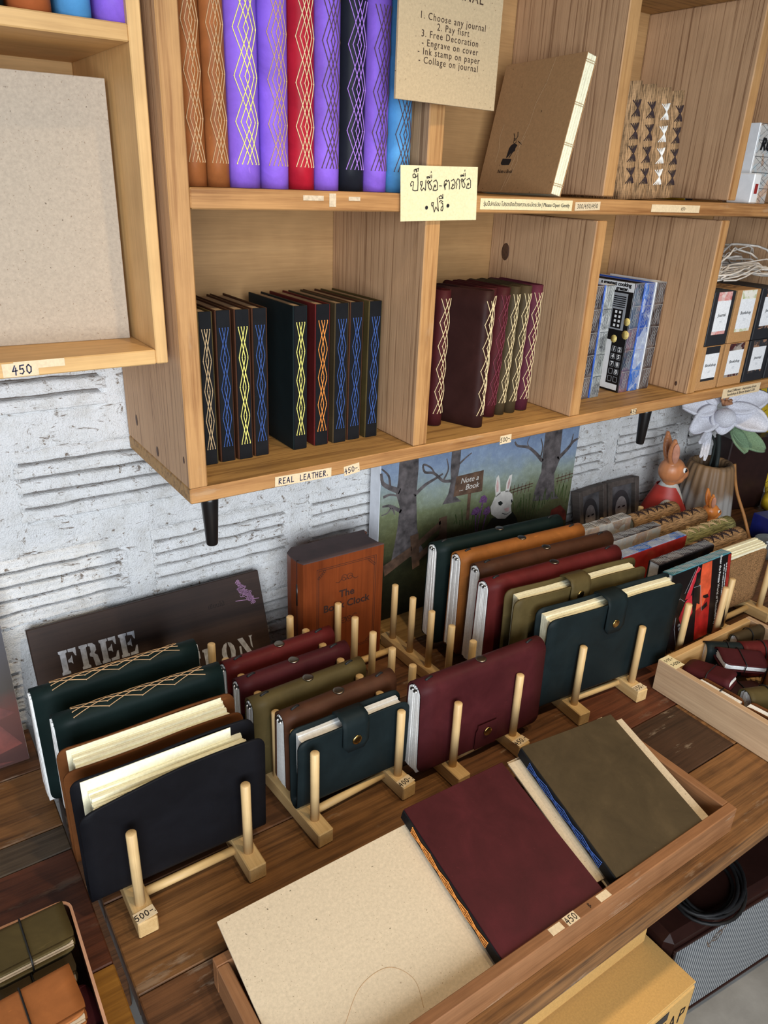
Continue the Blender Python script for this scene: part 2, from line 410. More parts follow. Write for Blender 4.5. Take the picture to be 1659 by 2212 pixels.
def signatures(L, t_top, t_bot, d, n, z0=0.004, jit=0.0015, rnd=None):
    rnd = rnd or RND; mb = MB()
    for i in range(n):
        u0 = -1 + 2 * i / n; u1 = -1 + 2 * (i + 1) / n; g = 0.06 / n
        ct = (u0 + u1) / 2 * t_top / 2 * .92; wt = (t_top / n) * .46
        yb0 = (u0 + g) * t_bot / 2 * .96; yb1 = (u1 - g) * t_bot / 2 * .96
        top = d - (1 - math.sqrt(max(0, 1 - ((u0 + u1) / 2 * .9) ** 2))) * t_top / 2
        zb = z0 + rnd.uniform(0, jit * 1.5); a0 = -L / 2 + rnd.uniform(0, jit); a1 = L / 2 - rnd.uniform(0, jit)
        poly = [(yb0, zb), (yb1, zb), (ct + wt + (yb1 - ct - wt) * .25, d * .72), (ct + wt, top - .006), (ct, top - .002), (ct - wt, top - .006), (ct - wt + (yb0 - ct + wt) * .25, d * .72)]
        mb.prism(poly, a0, a1, lambda a, b, h: (h, a, b))
    return mb
def arc_stitch(L, r, zc, rows, holes, span=1.15, rad=0.0007, centers=(0.0,), cross=False):
    mb = MB()
    for c in centers:
        an = [c - span / 2 + span * i / (holes - 1) for i in range(holes)]
        for x0, x1 in zip(rows, rows[1:]):
            for i in range(holes):
                a, b = an[i], an[holes - 1 - i] if cross else an[(i + (holes + 1) // 2) % holes]; pts = []; g = .14 * (x1 - x0) if cross else .0
                for q in range(5):
                    u = q / 4; al = a + (b - a) * u; pts.append((x0 + g + (x1 - x0 - 2 * g) * u, (r + .0006) * math.sin(al), zc + (r + .0006) * math.cos(al)))
                mb.tube(pts, rad, 4, False, False)
            for i in range(0 if cross else holes):
                al = an[i]; mb.ball((x0, r * math.sin(al), zc + r * math.cos(al)), (rad * 1.4,) * 3, None, 6, 4)
    return mb
def snap(parent, mtx, mat=None, r=0.0088):
    return MB().lathe([(r, 0), (r * 1.02, .0007), (r * .94, .0016), (r * .6, .0019), (0.0001, .0020)], 20).obj('snap_button', mat or M_STEEL, parent, mtx)
def soft_journal(name, label, group, mtx, L, d, tt, tb, mat, pages=M_WHITE, n=5, th=0.0025, xo=0.0, stitch=None, thread='cream', rows=None, holes=5, snapped=False, cords=True, legs=(1, 1), warp=None,
                 page_in=0.006, span=1.15, knots=False, pz=0.006, page_l=None, rad=.0007, cross=False):
    t = thing(name, label, 'journal', mtx, group)
    P = dense_ends(u_stations(tt, tb, d, legs), .012)
    X = Matrix.Translation((xo, 0, 0))
    cover_mesh(L, P, th, .012, 8, warp).obj('cover', mat, t, X)
    pl = (page_l or L - page_in * 2); 
    mb = signatures(pl, tt - 2 * th - .001, tb - 2 * th - .001, d - th - .001, n, pz); mb.obj('pages', pages, t, X)
    r = tt / 2; zc = d - r
    if stitch:
        arc_stitch(L, r, zc, rows, holes, span, rad, cross=cross).obj('stitching', TH[thread], t, X)
    if snapped:
        snap(t, X @ Matrix.Translation((0, -.001, d - .0004)))
    if snapped and cords:
        for sx in (-1, 1):
            mb = MB(); c = sx * (L / 2 - .025)
            mb.tube([(c - .007, -.002, d - .001), (c - .004, -.0022, d + .0009), (c + .004, .0004, d + .0009), (c + .007, .0006, d - .001)], .0021, 6)
            mb.obj('cord_loop', M_CORD, t, X)
    if knots:
        mb = MB(); mw = MB()
        for k in range(4):
            p = (-max(L, page_l or 0) / 2 - .0008 + .001 * (k % 2), -.006 + .004 * k, d - .011 - .003 * (k % 2)); mb.ball(p, (.003, .0022, .0026), None, 8, 6)
            mw.ball((p[0] - .002, p[1] - .003, p[2] + .001), (.0014, .0014, .0014), None, 6, 4)
        k = mb.obj('elastic_knot', M_CORD, t, X); mw.obj('knot_tip', M_WHITE, k)
    return t
UPR = lambda x, ys, z, d, lean=0.0: Matrix.Translation((x, ys, z)) @ Matrix.Rotation(lean, 4, 'Y') @ frame((0, 0, 1), (-1, 0, 0), (0, -1, 0), (0, d, 0))
FLIP = lambda m: m @ Matrix.Rotation(PI, 4, 'X')

def flat_stitch(h0, h1, segs, wd, holes, rad=0.0007, y=-0.0009):
    mb = MB(); zs = [h0 + (h1 - h0) * i / segs for i in range(segs + 1)]; xs = [-wd / 2 + wd * i / (holes - 1) for i in range(holes)]
    for z0, z1 in zip(zs, zs[1:]):
        for i in range(holes):
            mb.tube([(xs[i], y + .0006, z0), (xs[i], y, z0 + .002), (xs[(i + holes // 2) % holes], y, z1 - .002), (xs[(i + holes // 2) % holes], y + .0006, z1)], rad, 4, False, False)
    for z in zs:
        for x in xs: mb.ball((x, y + .0004, z), (rad * 1.5,) * 3, None, 6, 4)
    return mb
def hard_book(name, label, group, mtx, H, D, T, cov, thread, spine=M_BLACK, pages=M_KPAGE, holes=4, segs=4, z0=.025, ct=.0028, lattice=None, rad=.0008, cat='journal', cov2=None):
    t = thing(name, label, cat, mtx, group)
    for s_, cm in ((-1, cov), (1, cov2 or cov)):
        x0 = s_ * T / 2; MB().box(x0, .0015, 0, x0 - s_ * ct, D, H, .0006).obj('cover', cm, t)
    MB().box(-T / 2 + ct + .0003, .003, .002, T / 2 - ct - .0003, D - .004, H - .003).obj('pages', pages, t)
    MB().box(-T / 2 + ct * .7, 0, 0, T / 2 - ct * .7, .0028, H, .0006).obj('spine', spine, t)
    if lattice:
        mb = MB(); n = lattice
        for (za, zb) in zip([i * H / 5 for i in range(5)], [(i + 1) * H / 5 for i in range(5)]):
            za += .004; zb -= .002
            for i in range(n):
                xa = -T / 2 + ct + (T - 2 * ct) * i / (n - 1); xb = -T / 2 + ct + (T - 2 * ct) * (n - 1 - i) / (n - 1)
                xc = -T / 2 + ct + (T - 2 * ct) * ((i + n // 2) % n) / (n - 1)
                mb.tube([(xa, -.0003, za), (xc, -.0003, zb)], .00026, 4, False, False)
            mb.tube([(-T / 2 + ct, -.0004, zb + .001), (T / 2 - ct, -.0004, zb + .001)], .00045, 4, False, False)
        mb.obj('stitching', TH[thread], t)
    else:
        flat_stitch(z0, H - z0, segs, (T - 2 * ct) * .72, holes, rad).obj('stitching', TH[thread], t)
    return t
# ------------------------------------------------------------------ setting: floor, wall with its hollow bricks
t = NT('floor_concrete'); v_ = t.coords((1, 1, 1), 0); f_ = t.noise(v_, 5, 6, .65)
c_ = t.ramp(f_, [(.3, (120, 118, 114)), (.7, (156, 154, 150))]); t.bump(t.noise(v_, 60, 4), .2, .002); M_FLOOR = t.done(c_, .6)
structure(MB().box(-3.2, -4.2, -.75, 4.2, .06, -.70).obj('floor', M_FLOOR))
def wall_mat(name):
    t = NT(name); v = t.coords((1, 1, 1), 0)
    f = t.noise(v, 26, 6, .7); g = t.noise(v, 160, 5, .7)
    c = t.ramp(f, [(.25, (216, 213, 208)), (.5, (240, 240, 240)), (.8, (247, 247, 249))])
    pit = t.ramp(t.noise(v, 70, 5, .75, .6), [(.60, (0, 0, 0)), (.66, (.9, .9, .9))])
    c = t.mix(pit, c, (128, 108, 88))
    crk = t.ramp(t.noise(t.coords((.3, 1, 1), 0), 95, 5, .7, .8), [(.595, (0, 0, 0)), (.66, (.85, .85, .85))]); c = t.mix(crk, c, (112, 92, 74))
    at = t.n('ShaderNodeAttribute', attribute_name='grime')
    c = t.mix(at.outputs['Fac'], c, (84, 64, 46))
    t.bump(t.mix(.5, g, t.noise(v, 420, 3, .6)), 1.0, .006)
    return t.done(c, .75, 0, .25)
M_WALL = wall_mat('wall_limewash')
BRICKS = []
for r, zc in enumerate((.06, .245, .42, .597)):
    x0 = .136 - .308 * 3 if r % 2 == 0 else .02 - .308 * 2
    for k in range(9): BRICKS.append((x0 + .308 * k + .132 + RND.uniform(-.004, .004), zc + RND.uniform(-.003, .003), RND.uniform(-.008, .008), (k * 3 + r) % 4))
def wall_mesh():
    xs = [-3.2, -2, -1.2] + [-.84 + .0085 * i for i in range(350)] + [2.2, 2.6, 3.4, 4.2]
    zs = [-.70, -.4, -.2] + [-.06 + .0085 * i for i in range(88)] + [.8, 1.2, 1.8, 2.5]
    vs = []
    for z in zs:
        for x in xs:
            a = noise.noise((x * 9, 0, z * 9)) * .003 + noise.noise((x * 32, 3, z * 32)) * .0034 + abs(noise.noise((x * 75, 5, z * 75))) * .0022
            inb = any(abs(x - bx) < .122 and abs(z - bz) < .054 for bx, bz, _, _ in BRICKS) if -.06 < z < .70 else False
            vs.append((x, .034 if inb else .0025 + a, z))
    n = len(xs); mb = MB()
    mb.add(vs, [(j * n + i, j * n + i + 1, (j + 1) * n + i + 1, (j + 1) * n + i) for j in range(len(zs) - 1) for i in range(n - 1)], True)
    mb.box(-3.2, .045, -.70, 4.2, .06, 2.5)
    return mb
WALL = structure(wall_mesh().obj('wall_back', M_WALL))
def brick_mesh(seed, L=.264, Hh=.122, n=5):
    nx, nz = 50, 60; vs = []; gr = []
    for j in range(nz + 1):
        v = j / nz; z = (v - .5) * Hh; ph = (v * n) % 1.0
        for i in range(nx + 1):
            u = i / nx; x = (u - .5) * L
            zz = z + .0022 * noise.noise((x * 22 + seed * 7, 1, v * 3)) ; xx = x + .003 * noise.noise((seed * 5, v * 12, u * 3))
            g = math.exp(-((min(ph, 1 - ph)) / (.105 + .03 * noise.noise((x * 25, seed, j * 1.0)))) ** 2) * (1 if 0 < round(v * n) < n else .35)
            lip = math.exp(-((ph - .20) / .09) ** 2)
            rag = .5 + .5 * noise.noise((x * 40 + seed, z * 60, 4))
            ed = min(1, min(u, 1 - u) / .022, min(v, 1 - v) / .03)
            d = (-.0036 * lip + .0150 * g) + .0016 * noise.noise((x * 30, seed, z * 30)) + .0012 * noise.noise((x * 110, seed, z * 110))
            y = d + .0012 * (1 - ed)
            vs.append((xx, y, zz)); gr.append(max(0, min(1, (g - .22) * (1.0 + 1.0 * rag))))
    W = nx + 1; mb = MB(); mb.add(vs, [(j * W + i, j * W + i + 1, (j + 1) * W + i + 1, (j + 1) * W + i) for j in range(nz) for i in range(nx)], True)
    b0 = [(-L / 2, .03, -Hh / 2), (L / 2, .03, -Hh / 2), (L / 2, .03, Hh / 2), (-L / 2, .03, Hh / 2)]
    mb.add(b0, [(0, 1, 2, 3)])
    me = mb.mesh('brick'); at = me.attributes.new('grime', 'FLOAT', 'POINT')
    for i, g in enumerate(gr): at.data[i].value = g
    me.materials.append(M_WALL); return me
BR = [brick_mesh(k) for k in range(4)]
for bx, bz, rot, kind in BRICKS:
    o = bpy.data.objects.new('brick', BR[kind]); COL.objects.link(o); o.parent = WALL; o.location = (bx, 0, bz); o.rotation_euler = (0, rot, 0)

# ------------------------------------------------------------------ tables
def board(name, a, b, mats, parent, bev=.0012, edge_axis=1):
    c = [(p + q) / 2 for p, q in zip(a, b)]
    o = MB().box(*[p - m for p, m in zip(a, c)], *[q - m for q, m in zip(b, c)], bev).obj(name, list(mats) if isinstance(mats, (tuple, list)) else mats, parent, loc=c)
    if isinstance(mats, (tuple, list)):
        for p in o.data.polygons:
            if p.normal[edge_axis] < -.6: p.material_index = 1
    return o
TB = thing('counter_table', 'long dark plank counter standing against the white brick wall', 'table', loc=(.85, -.42, -.70))
TBo = Vector((.85, -.42, -.70))
def plank(T, To, x0, x1, y0, y1, m, dz=0.0):
    board('plank', (x0 - To.x, y0 - To.y, -.039 - To.z), (x1 - .0012 - To.x, y1 - .0014 - To.y, -.0002 - dz - To.z), PLANKS[m], T, .0016)
for x0, x1, y0, y1, m in ((-.212, .95, -.825, -.693, 0), (.95, 1.98, -.825, -.693, 1), (-.212, .50, -.693, -.572, 1), (.50, .79, -.693, -.57, 2), (.79, 1.98, -.693, -.57, 0),
                          (-.212, .34, -.572, -.43, 0), (.34, .60, -.57, -.43, 1), (.60, 1.05, -.57, -.43, 3), (1.05, 1.98, -.57, -.43, 1), (-.212, .25, -.43, -.285, 1), (.25, .80, -.43, -.285, 2), (.80, 1.98, -.43, -.285, 1),
                          (-.212, .36, -.285, -.14, 2), (.36, .90, -.285, -.14, 1), (.90, 1.98, -.285, -.14, 2), (-.212, .335, -.14, -.02, 2), (.335, .61, -.14, -.02, 5), (.61, 1.98, -.14, -.02, 1)):
    plank(TB, TBo, x0, x1, y0, y1, m, RND.uniform(0, .0006))
for x in (-.17, 1.92):
    for y in (-.78, -.07): MB().box(x - .03 - TBo.x, y - .03 - TBo.y, 0, x + .03 - TBo.x, y + .03 - TBo.y, .66, .003).obj('leg', PLANKS[1], TB)
T2 = thing('side_table', 'dark reddish plank table on the left beyond the narrow gap', 'table', loc=(-.72, -.42, -.70)); T2o = Vector((-.72, -.42, -.70))
for x0, x1, y0, y1, m in ((-1.2, -.255, -.84, -.515, 1), (-.255, -.2225, -.84, -.515, 6), (-1.2, -.2225, -.515, -.315, 3), (-1.2, -.2225, -.315, -.265, 4), (-1.2, -.2225, -.265, -.13, 0), (-1.2, -.2225, -.13, -.02, 1)):
    plank(T2, T2o, x0, x1, y0, y1, m, RND.uniform(0, .0006))
for x in (-1.16, -.30):
    for y in (-.78, -.07): MB().box(x - .03 - T2o.x, y - .03 - T2o.y, 0, x + .03 - T2o.x, y + .03 - T2o.y, .66, .003).obj('leg', PLANKS[1], T2)

# ------------------------------------------------------------------ wall shelf unit
SH = thing('wall_shelf', 'pine wall shelf with two rows of open compartments of handmade books', 'shelf', loc=(.95, -.003, .46)); So = Vector((.95, -.003, .46))
def sb(name, x0, x1, y0, y1, z0, z1, mats, ax=1): return board(name, (x0 - So.x, y0 - So.y, z0 - So.z), (x1 - So.x, y1 - So.y, z1 - So.z), mats, SH, .0016, ax)
sb('bottom_board', 0, 1.90, -.27, -.003, .46, .482, (M_BOARD, M_EDGE))
sb('side_panel', 0, .0258, -.27, -.003, .4822, 1.60, (M_PANEL, M_EDGEZ)); sb('side_panel', 1.874, 1.90, -.27, -.003, .4822, 1.60, (M_PANEL, M_EDGEZ))
sb('shelf_board', .026, 1.8738, -.27, -.0085, .8335, .8574, (M_BOARD, M_EDGE))
sb('shelf_board', .026, 1.8738, -.27, -.0085, 1.195, 1.219, (M_BOARD, M_EDGE))
sb('back_panel', .026, 1.8738, -.0084, -.003, .4822, 1.60, M_BACK)
for x0, x1, zt in ((.375, .4022, .8332), (.737, .7637, .824), (1.094, 1.1205, .826), (1.455, 1.48, .825)): sb('divider', x0, x1, -.268, -.0086, .4822, zt, (M_PANEL, M_EDGEZ))
for x0, x1, zb in ((.375, .4022, .8576), (.747, .7745, .8620), (1.105, 1.1315, .8620), (1.46, 1.487, .8576)): sb('divider', x0, x1, -.263, -.0086, zb, 1.1948, (M_PANEL, M_EDGEZ))
M_RESID = plain('tape_residue', (206, 186, 158), .6, 0, .12, 200)
M_KNOT = plain('wood_knot', (74, 50, 36), .6, 0, .3, 200)
for x, y, z, ry, rz in ((.7368, -.052, .755, .011, .016), (.7368, -.085, .512, .003, .007), (-.0002, -.055, .521, .005, .009), (-.0002, -.145, .498, .005, .008), (-.0002, -.255, .520, .003, .005), (1.0938, -.238, .499, .003, .005)):
    MB().ball((0, 0, 0), (.0006, ry, rz), None, 14, 8).obj('wood_knot', M_KNOT, SH, loc=(x - So.x, y - So.y, z - So.z))
M_IRON = plain('black_lacquer', (24, 22, 22), .3)
for x in (.037, 1.0): MB().lathe([(.0075, 0), (.0085, .002), (.0125, .07), (.0125, .0799)], 20).obj('leg', M_IRON, SH, Matrix.Translation((x - So.x, -.243 - So.y, .38 - So.z)))
def sl(x, z): return FRONT((x - So.x, -.2704 - So.y, z - So.z))
rz2 = lambda a: Matrix.Rotation(a, 4, 'Z')
s_ = sticker('price_label', SH, .094, .0150, sl(.1735, .4685) @ rz2(-.02)); hand('REAL  LEATHER.', .0085, .0013, M_INKB, s_, Matrix.Identity(4))
price(SH, '450-.', .028, .0155, sl(.257, .4655) @ rz2(.10), .0085, M_INKB); price(SH, '500-.', .0265, .0155, sl(.5765, .4640) @ rz2(.02), .0080)
price(SH, '450', .016, .012, sl(.922, .468), .0085)
s_ = sticker('price_label', SH, .148, .0215, sl(1.299, .4675)); text('Read Different - Inspiration from\nbookshop & library limited 220-', .0085, M_INK, s_, Matrix.Translation((0, 0, .0006)), line=.95, shear=.2)
s_ = sticker('notice_strip', SH, .196, .0155, sl(.570, .8465) @ rz2(.0), M_NOTE); text('รุ่นนี้ปกอ่อน โปรดเปิดด้วยความระมัดระวัง | Please Open Gently', .0078, M_INK, s_, Matrix.Translation((0, 0, .0006)), spacing=.95)
s_ = sticker('price_label', SH, .060, .0130, sl(.705, .8465) @ rz2(.03)); hand('300/450/450', .0065, .0008, M_INK, s_, Matrix.Identity(4))
s_ = sticker('price_label', SH, .140, .0125, sl(.940, .8455)); hand('450-', .0055, .0007, M_INKBR, s_, Matrix.Translation((.022, 0, 0)))
for x0, w_, h_ in ((.190, .030, .006), (.2185, .010, .016), (.252, .018, .005)): sticker('tape_residue', SH, w_, h_, sl(x0, .8500 - h_ * .2), M_RESID, .0002)
price(SH, '40', .018, .011, sl(1.265, .849), .006)

# left box shelf
BX = thing('box_shelf', 'pale pine box shelf hung at the left, holding a large greyboard', 'shelf', loc=(-.31, -.003, .651)); Bo = Vector((-.31, -.003, .651))
def bb(name, x0, x1, y0, y1, z0, z1, m): return board(name, (x0 - Bo.x, y0 - Bo.y, z0 - Bo.z), (x1 - Bo.x, y1 - Bo.y, z1 - Bo.z), m, BX, .0014)
bb('side_panel', -.0235, -.0085, -.25, -.003, .651, 1.62, M_BBOX); bb('side_panel', -.62, -.605, -.25, -.003, .651, 1.62, M_BBOX)
bb('bottom_board', -.6048, -.0237, -.25, -.0085, .651, .669, M_BBOXX); bb('shelf_board', -.6048, -.0237, -.25, -.0085, .998, 1.015, M_BBOXX); bb('back_panel', -.6048, -.0237, -.0084, -.003, .651, 1.62, M_BBOXX)
s_ = sticker('price_label', BX, .038, .0155, FRONT((-.181 - Bo.x, -.2504 - Bo.y, .660 - Bo.z))); hand('450', .010, .0014, M_INKB, s_, Matrix.Translation((.002, 0, 0)))
sticker('tape_scrap', BX, .055, .009, FRONT((-.160 - Bo.x, -.2503 - Bo.y, .6645 - Bo.z)), M_TAG, .0003)
tag(MB().box(-.137, -.01, 0, .137, .01, .300, .0006).obj('greyboard_sheet', M_BOARDG, mtx=rotz(-.05, (-.166, -.150, .6692))), 'large blank grey-brown board standing in the left box shelf', 'board')
for k, (x, w_, m, rm, lab) in enumerate(((-.0315, .036, 'purple', 'purple', 'purple leather journal at the right end of the left box shelf'), (-.0715, .034, 'sky', 'sky', 'sky blue leather journal on the left box shelf'), (-.1145, .042, 'rust', 'rust', 'rust red leather journal on the left box shelf'), (-.156, .034, 'green', 'green', 'dark green leather journal at the top left corner of the photo'))):
    soft_journal('leather_journal', lab, 'journals on the left box shelf', UPR(x, -.243, 1.0155, .13), .21, .13, w_, w_, LE[m], M_CREAM, 4, .0025, .105)

# ------------------------------------------------------------------ upper row of coloured leather journals
UPB = ((.0475, .0285, 'toffee', 'sand', 6, 'toffee brown leather journal touching the left side of the shelf'), (.0770, .0290, 'toffee', 'sand', 6, 'second toffee brown leather journal, beside the first, left of a purple one'), (.1140, .0420, 'purple', 'yellow', 6, 'purple leather journal with bright yellow spine stitching'),
       (.1555, .0370, 'purple', 'sand', 6, 'purple leather journal with sand stitching, left of the cherry red one'), (.1935, .0360, 'cherry', 'cream', 6, 'cherry red leather journal with cream spine stitching'), (.2310, .0360, 'purple', 'brown', 6, 'purple leather journal with brown stitching, between the red and the black one'),
       (.2695, .0385, 'black2', 'lilac', 6, 'black leather journal with lilac spine stitching'), (.3080, .0355, 'purple', 'brown', 6, 'purple leather journal with brown stitching, between the black and the blue one'), (.3470, .0370, 'sky', 'brown', 6, 'sky blue leather journal partly hidden behind the hanging kraft sign'))
for x, w_, m, th, hs, lab in UPB:
    rows = [-.1225 + .027, -.1225 + .073, -.1225 + .121, -.1225 + .170, -.1225 + .218]
    soft_journal('leather_journal', lab, 'coloured leather journals in the top left compartment', UPR(x, -.247, .8578, .15, (x - .115) * .04 if x < .12 else 0), .245, .15, w_, w_, LE[m], M_CREAM, 5, .0025, .1225, True, th, rows, hs, span=1.5, rad=.00062)

# hanging kraft sign and taped note
SG = tag(MB().box(-.100, -.085, 0, .084, .085, .004, .0004).obj('kraft_sign', M_KSIGN, mtx=frame((.995, .10, 0), (0, 0, 1), (.10, -.995, 0), (.394, -.281, 1.053))), 'brown kraft card sign listing how to choose and decorate a journal', 'sign')
text('JOURNAL', .0175, M_INKBR, SG, Matrix.Translation((.004, .0405, .0042)), spacing=1.15)
for k, (s, xx) in enumerate((('1. Choose any journal', 0), ('2. Pay fisrt', .0), ('3. Free Decoration', -.004), ('- Engrave on cover', -.003), ('- Ink stamp on paper', -.004), ('- Collage on journal', -.004))):
    text(s, .0110, M_INKBR, SG, Matrix.Translation((xx - .006, .0098 - .0096 * k, .0042)), spacing=1.2)
NOTE = tag(MB().grid(lambda u, v: ((u - .5) * .137, (v - .5) * .071, .0012 + .0035 * (1 - v) * abs(2 * u - 1) ** 3), 14, 8).obj('paper_note', M_NOTE, mtx=frame((1, 0, .02), (-.02, 0, 1), (0, -1, 0), (.392, -.2715, .8585))), 'cream paper note with handwritten Thai taped to the shelf edge', 'note')
THAI = [[(275,450),(255,470),(245,430),(270,380),(300,390),(300,450),(290,540),(330,555),(385,545),(385,400),(375,230)], [(330,310),(290,300),(285,250),(310,235),(340,260),(320,310),(375,270)], [(310,205),(305,165),(330,150),(350,200),(345,150),(385,130),(375,190)],
 [(455,450),(435,440),(430,380),(460,375),(465,420),(440,520),(460,550),(490,500),(530,545),(530,350)], [(790,455),(832,460)], [(905,450),(925,420),(910,410),(895,440),(905,530),(880,450),(885,370),(920,340),(930,380),(960,345),(985,400),(985,520)],
 [(1040,440),(1050,420),(1065,440),(1045,460),(1020,500),(1050,515),(1090,490),(1090,380),(1060,325),(1015,360)], [(1120,505),(1130,420),(1110,390),(1140,315),(1170,330),(1185,420),(1185,515)],
 [(675,850),(655,830),(660,780),(690,780),(685,850),(715,968),(740,870),(795,950),(760,690)], [(800,770),(830,740),(870,765)], [(835,785),(870,800),(882,900),(870,945),(840,930),(850,870),(875,860)], [(800,705),(790,670),(830,645),(870,700),(800,705)], [(862,620),(870,700)]]
CHO = [[(575,420),(555,390),(570,360),(600,380),(575,430),(590,500),(615,535),(638,520),(640,470),(600,400),(625,370),(640,345)], [(600,300),(550,315),(545,290),(580,285),(600,310)], [(605,255),(605,305)], [(632,250),(635,310)], [(622,185),(622,210)], [(690,460),(700,440),(720,450),(715,480),(690,470),(670,540),(720,548),(755,530),(750,400),(720,345),(670,380)]]
THAI += CHO + [[(x + 650, y - 45) for x, y in s] for s in CHO]
mb = MB(); MPN = lambda x, y: ((x - 800) * 9.3e-5, (610 - y) * 6.7e-5)
for s in THAI: mb.ribbon([MPN(*p) for p in s], .0011, .0022)
for cx, cy in ((562, 880), (975, 845)):
    a, b = MPN(cx, cy); mb.add([(a + .0026 * math.cos(q * PI / 6), b + .0026 * math.sin(q * PI / 6), .0022) for q in range(12)], [tuple(range(12))])
mb.obj('handwriting', M_INK, NOTE)

# ------------------------------------------------------------------ lower left: nine black-spined notebooks
LB = ((.0635, .0215, 'olive', 'natural', 0, 'black spined notebook with natural stitching, first in its row, half behind the shelf side'), (.0905, .0235, 'brown', 'blue', 0, 'blue stitched notebook between the natural and the yellow stitched ones'), (.1180, .0240, 'brown', 'yellow', 0, 'yellow stitched notebook with brown covers, third from the shelf side'),
      (.1455, .0240, 'brown', 'blue', 0, 'blue stitched notebook left of the gap and the dark teal cover'), (.2100, .0240, 'teal', 'yellow', .0, 'yellow stitched notebook showing its dark teal cover'), (.2490, .0260, 'red', 'orange', .0, 'orange stitched notebook with dark red covers on the lower shelf'),
      (.2815, .0250, 'taupe', 'blue', 0, 'blue stitched notebook right beside the orange stitched one'), (.3095, .0250, 'brown', 'blue', 0, 'blue stitched notebook second from the right end of the real leather row'), (.3425, .0250, 'olive', 'blue', 0, 'blue stitched notebook last in its row, nearest the divider'))
for k, (x, T, cv, th, le, lab) in enumerate(LB):
    hard_book('stitched_notebook', lab, 'black spined leather notebooks above the real leather label', Matrix.Translation((x, -.1935 + (.002 * (k % 2)), .4822)) @ Matrix.Rotation(.008, 4, 'Y'), .2195, .152, T, LE[cv], th, holes=4, segs=4, z0=.024, rad=.0006)

# lower middle: soft leather journals
MBK = ((.4790, .0270, .1995, 'wine', 'cream', .01, 'maroon stitched journal tucked against the left divider'), (.6230 - .093, .0400, .2400, 'darkbrown', 'cream', .012, 'dark brown leather journal pulled forward with its broad side showing'), (.5750, .0220, .2030, 'wine', 'cream', .02, 'maroon journal mostly hidden behind the dark brown one'), (.6010, .0270, .2035, 'wine', 'rose', .04, 'maroon journal with dark rose stitching'),
       (.6290, .0220, .2000, 'taupe', 'cream', .045, 'olive grey journal with cream stitching, left of its twin'), (.6560, .0230, .2000, 'taupe', 'cream', .045, 'olive grey journal with cream stitching, right of its twin'), (.6880, .0280, .1980, 'grape', 'cream', .030, 'plum journal with cream stitching leaning by the right divider'))
for k, (x, w_, ys, m, th, le, lab) in enumerate(MBK):
    rows = [.022 + .0388 * i for i in range(6)]
    if k == 1:
        mt = Matrix.Translation((.5455, -.2440, .4824)) @ Matrix.Rotation(.35, 4, 'Z') @ frame((0, 0, 1), (-1, 0, 0), (0, -1, 0), (0, .13, 0))
        soft_journal('leather_journal', lab, 'soft leather journals on the lower shelf', mt, .232, .125, .028, .028, LE[m], M_CREAM, 5, .0025, .116, True, th, [r - .116 for r in rows], 4, span=1.7)
        continue
    soft_journal('leather_journal', lab, 'soft leather journals on the lower shelf', UPR(x, -ys, .4824 + .001, .13, le), .229, .13, w_, w_, LE[m], M_CREAM, 4, .0022, .1145, True, th, [r - .1145 for r in rows], 4, span=1.6)
# ------------------------------------------------------------------ collage (magazine) journals
def collage(name, cols, scale=26.0, rough=.22):
    t = NT('collage_' + name); v = t.coords((1, 1, 1), 3.0)
    vo = t.n('ShaderNodeTexVoronoi', feature='F1'); t.l(v, vo.inputs['Vector']); vo.inputs['Scale'].default_value = scale
    sep = t.n('ShaderNodeSeparateColor'); t.l(vo.outputs['Color'], sep.inputs[0])
    n = len(cols); c = t.ramp(sep.outputs[0], [(i / n, k) for i, k in enumerate(cols)])
    c = t.mix(.5, c, t.ramp(t.noise(v, 60, 5, .7), [(.3, cols[0]), (.5, cols[n // 2]), (.7, cols[-1])]))
    return t.done(c, rough, 0, .5)
CG = {n: collage(n, c) for n, c in (('blue', [(40, 90, 190), (60, 130, 215), (30, 60, 140), (200, 214, 232)]), ('mixed', [(30, 32, 36), (120, 130, 140), (60, 80, 110), (150, 100, 96)]),
    ('dark', [(22, 20, 24), (44, 40, 46), (70, 60, 60), (110, 100, 96)]), ('aqua', [(60, 150, 170), (40, 110, 140), (110, 170, 180), (30, 60, 70)]), ('zebra', [(230, 220, 200), (40, 36, 34), (190, 160, 140), (170, 190, 200)]), ('grey', [(150, 156, 150), (90, 100, 96), (190, 196, 200), (40, 44, 48)]))}
M_GLOSSW = plain('gloss_white', (232, 234, 236), .25, 0, .03); M_GLOSSK = plain('gloss_black', (18, 17, 20), .22, 0, .1); M_GLOSSR = plain('gloss_red', (150, 40, 34), .25, 0, .12)
M_BREAD = plain('bread_print', (226, 196, 120), .4, 0, .2, 200); M_GREYP = plain('grey_print', (150, 154, 160), .3, 0, .08); M_BLUEP = plain('blue_print', (44, 92, 190), .25, 0, .15)
gm = 'magazine journals on the lower shelf'
def mag(x, T, cov, spine, lab, th='grey', cov2=None, H=.222, y=-.193, lat=6):
    return hard_book('magazine_journal', lab, gm, Matrix.Translation((x, y, .4822)), H, .148, T, cov, th, spine, M_WHITE, lattice=lat, cov2=cov2)
mag(.8580, .0300, CG['dark'], CG['dark'], 'dark magazine cover journal peeking out behind the divider front')
mag(.8900, .0290, M_BLUEP, CG['grey'], 'blue and white edged magazine journal left of the keypad cover', 'black', M_GLOSSW)
KP = mag(.9785, .0300, M_GLOSSK, CG['mixed'], 'magazine journal with a photo of a black keypad on its cover')
mag(1.0110, .0300, M_BLUEP, CG['blue'], 'blue magazine journal right of the keypad cover journal')
mag(1.0470, .0330, M_GLOSSW, CG['dark'], 'black spined magazine journal with white edge next to the right divider')
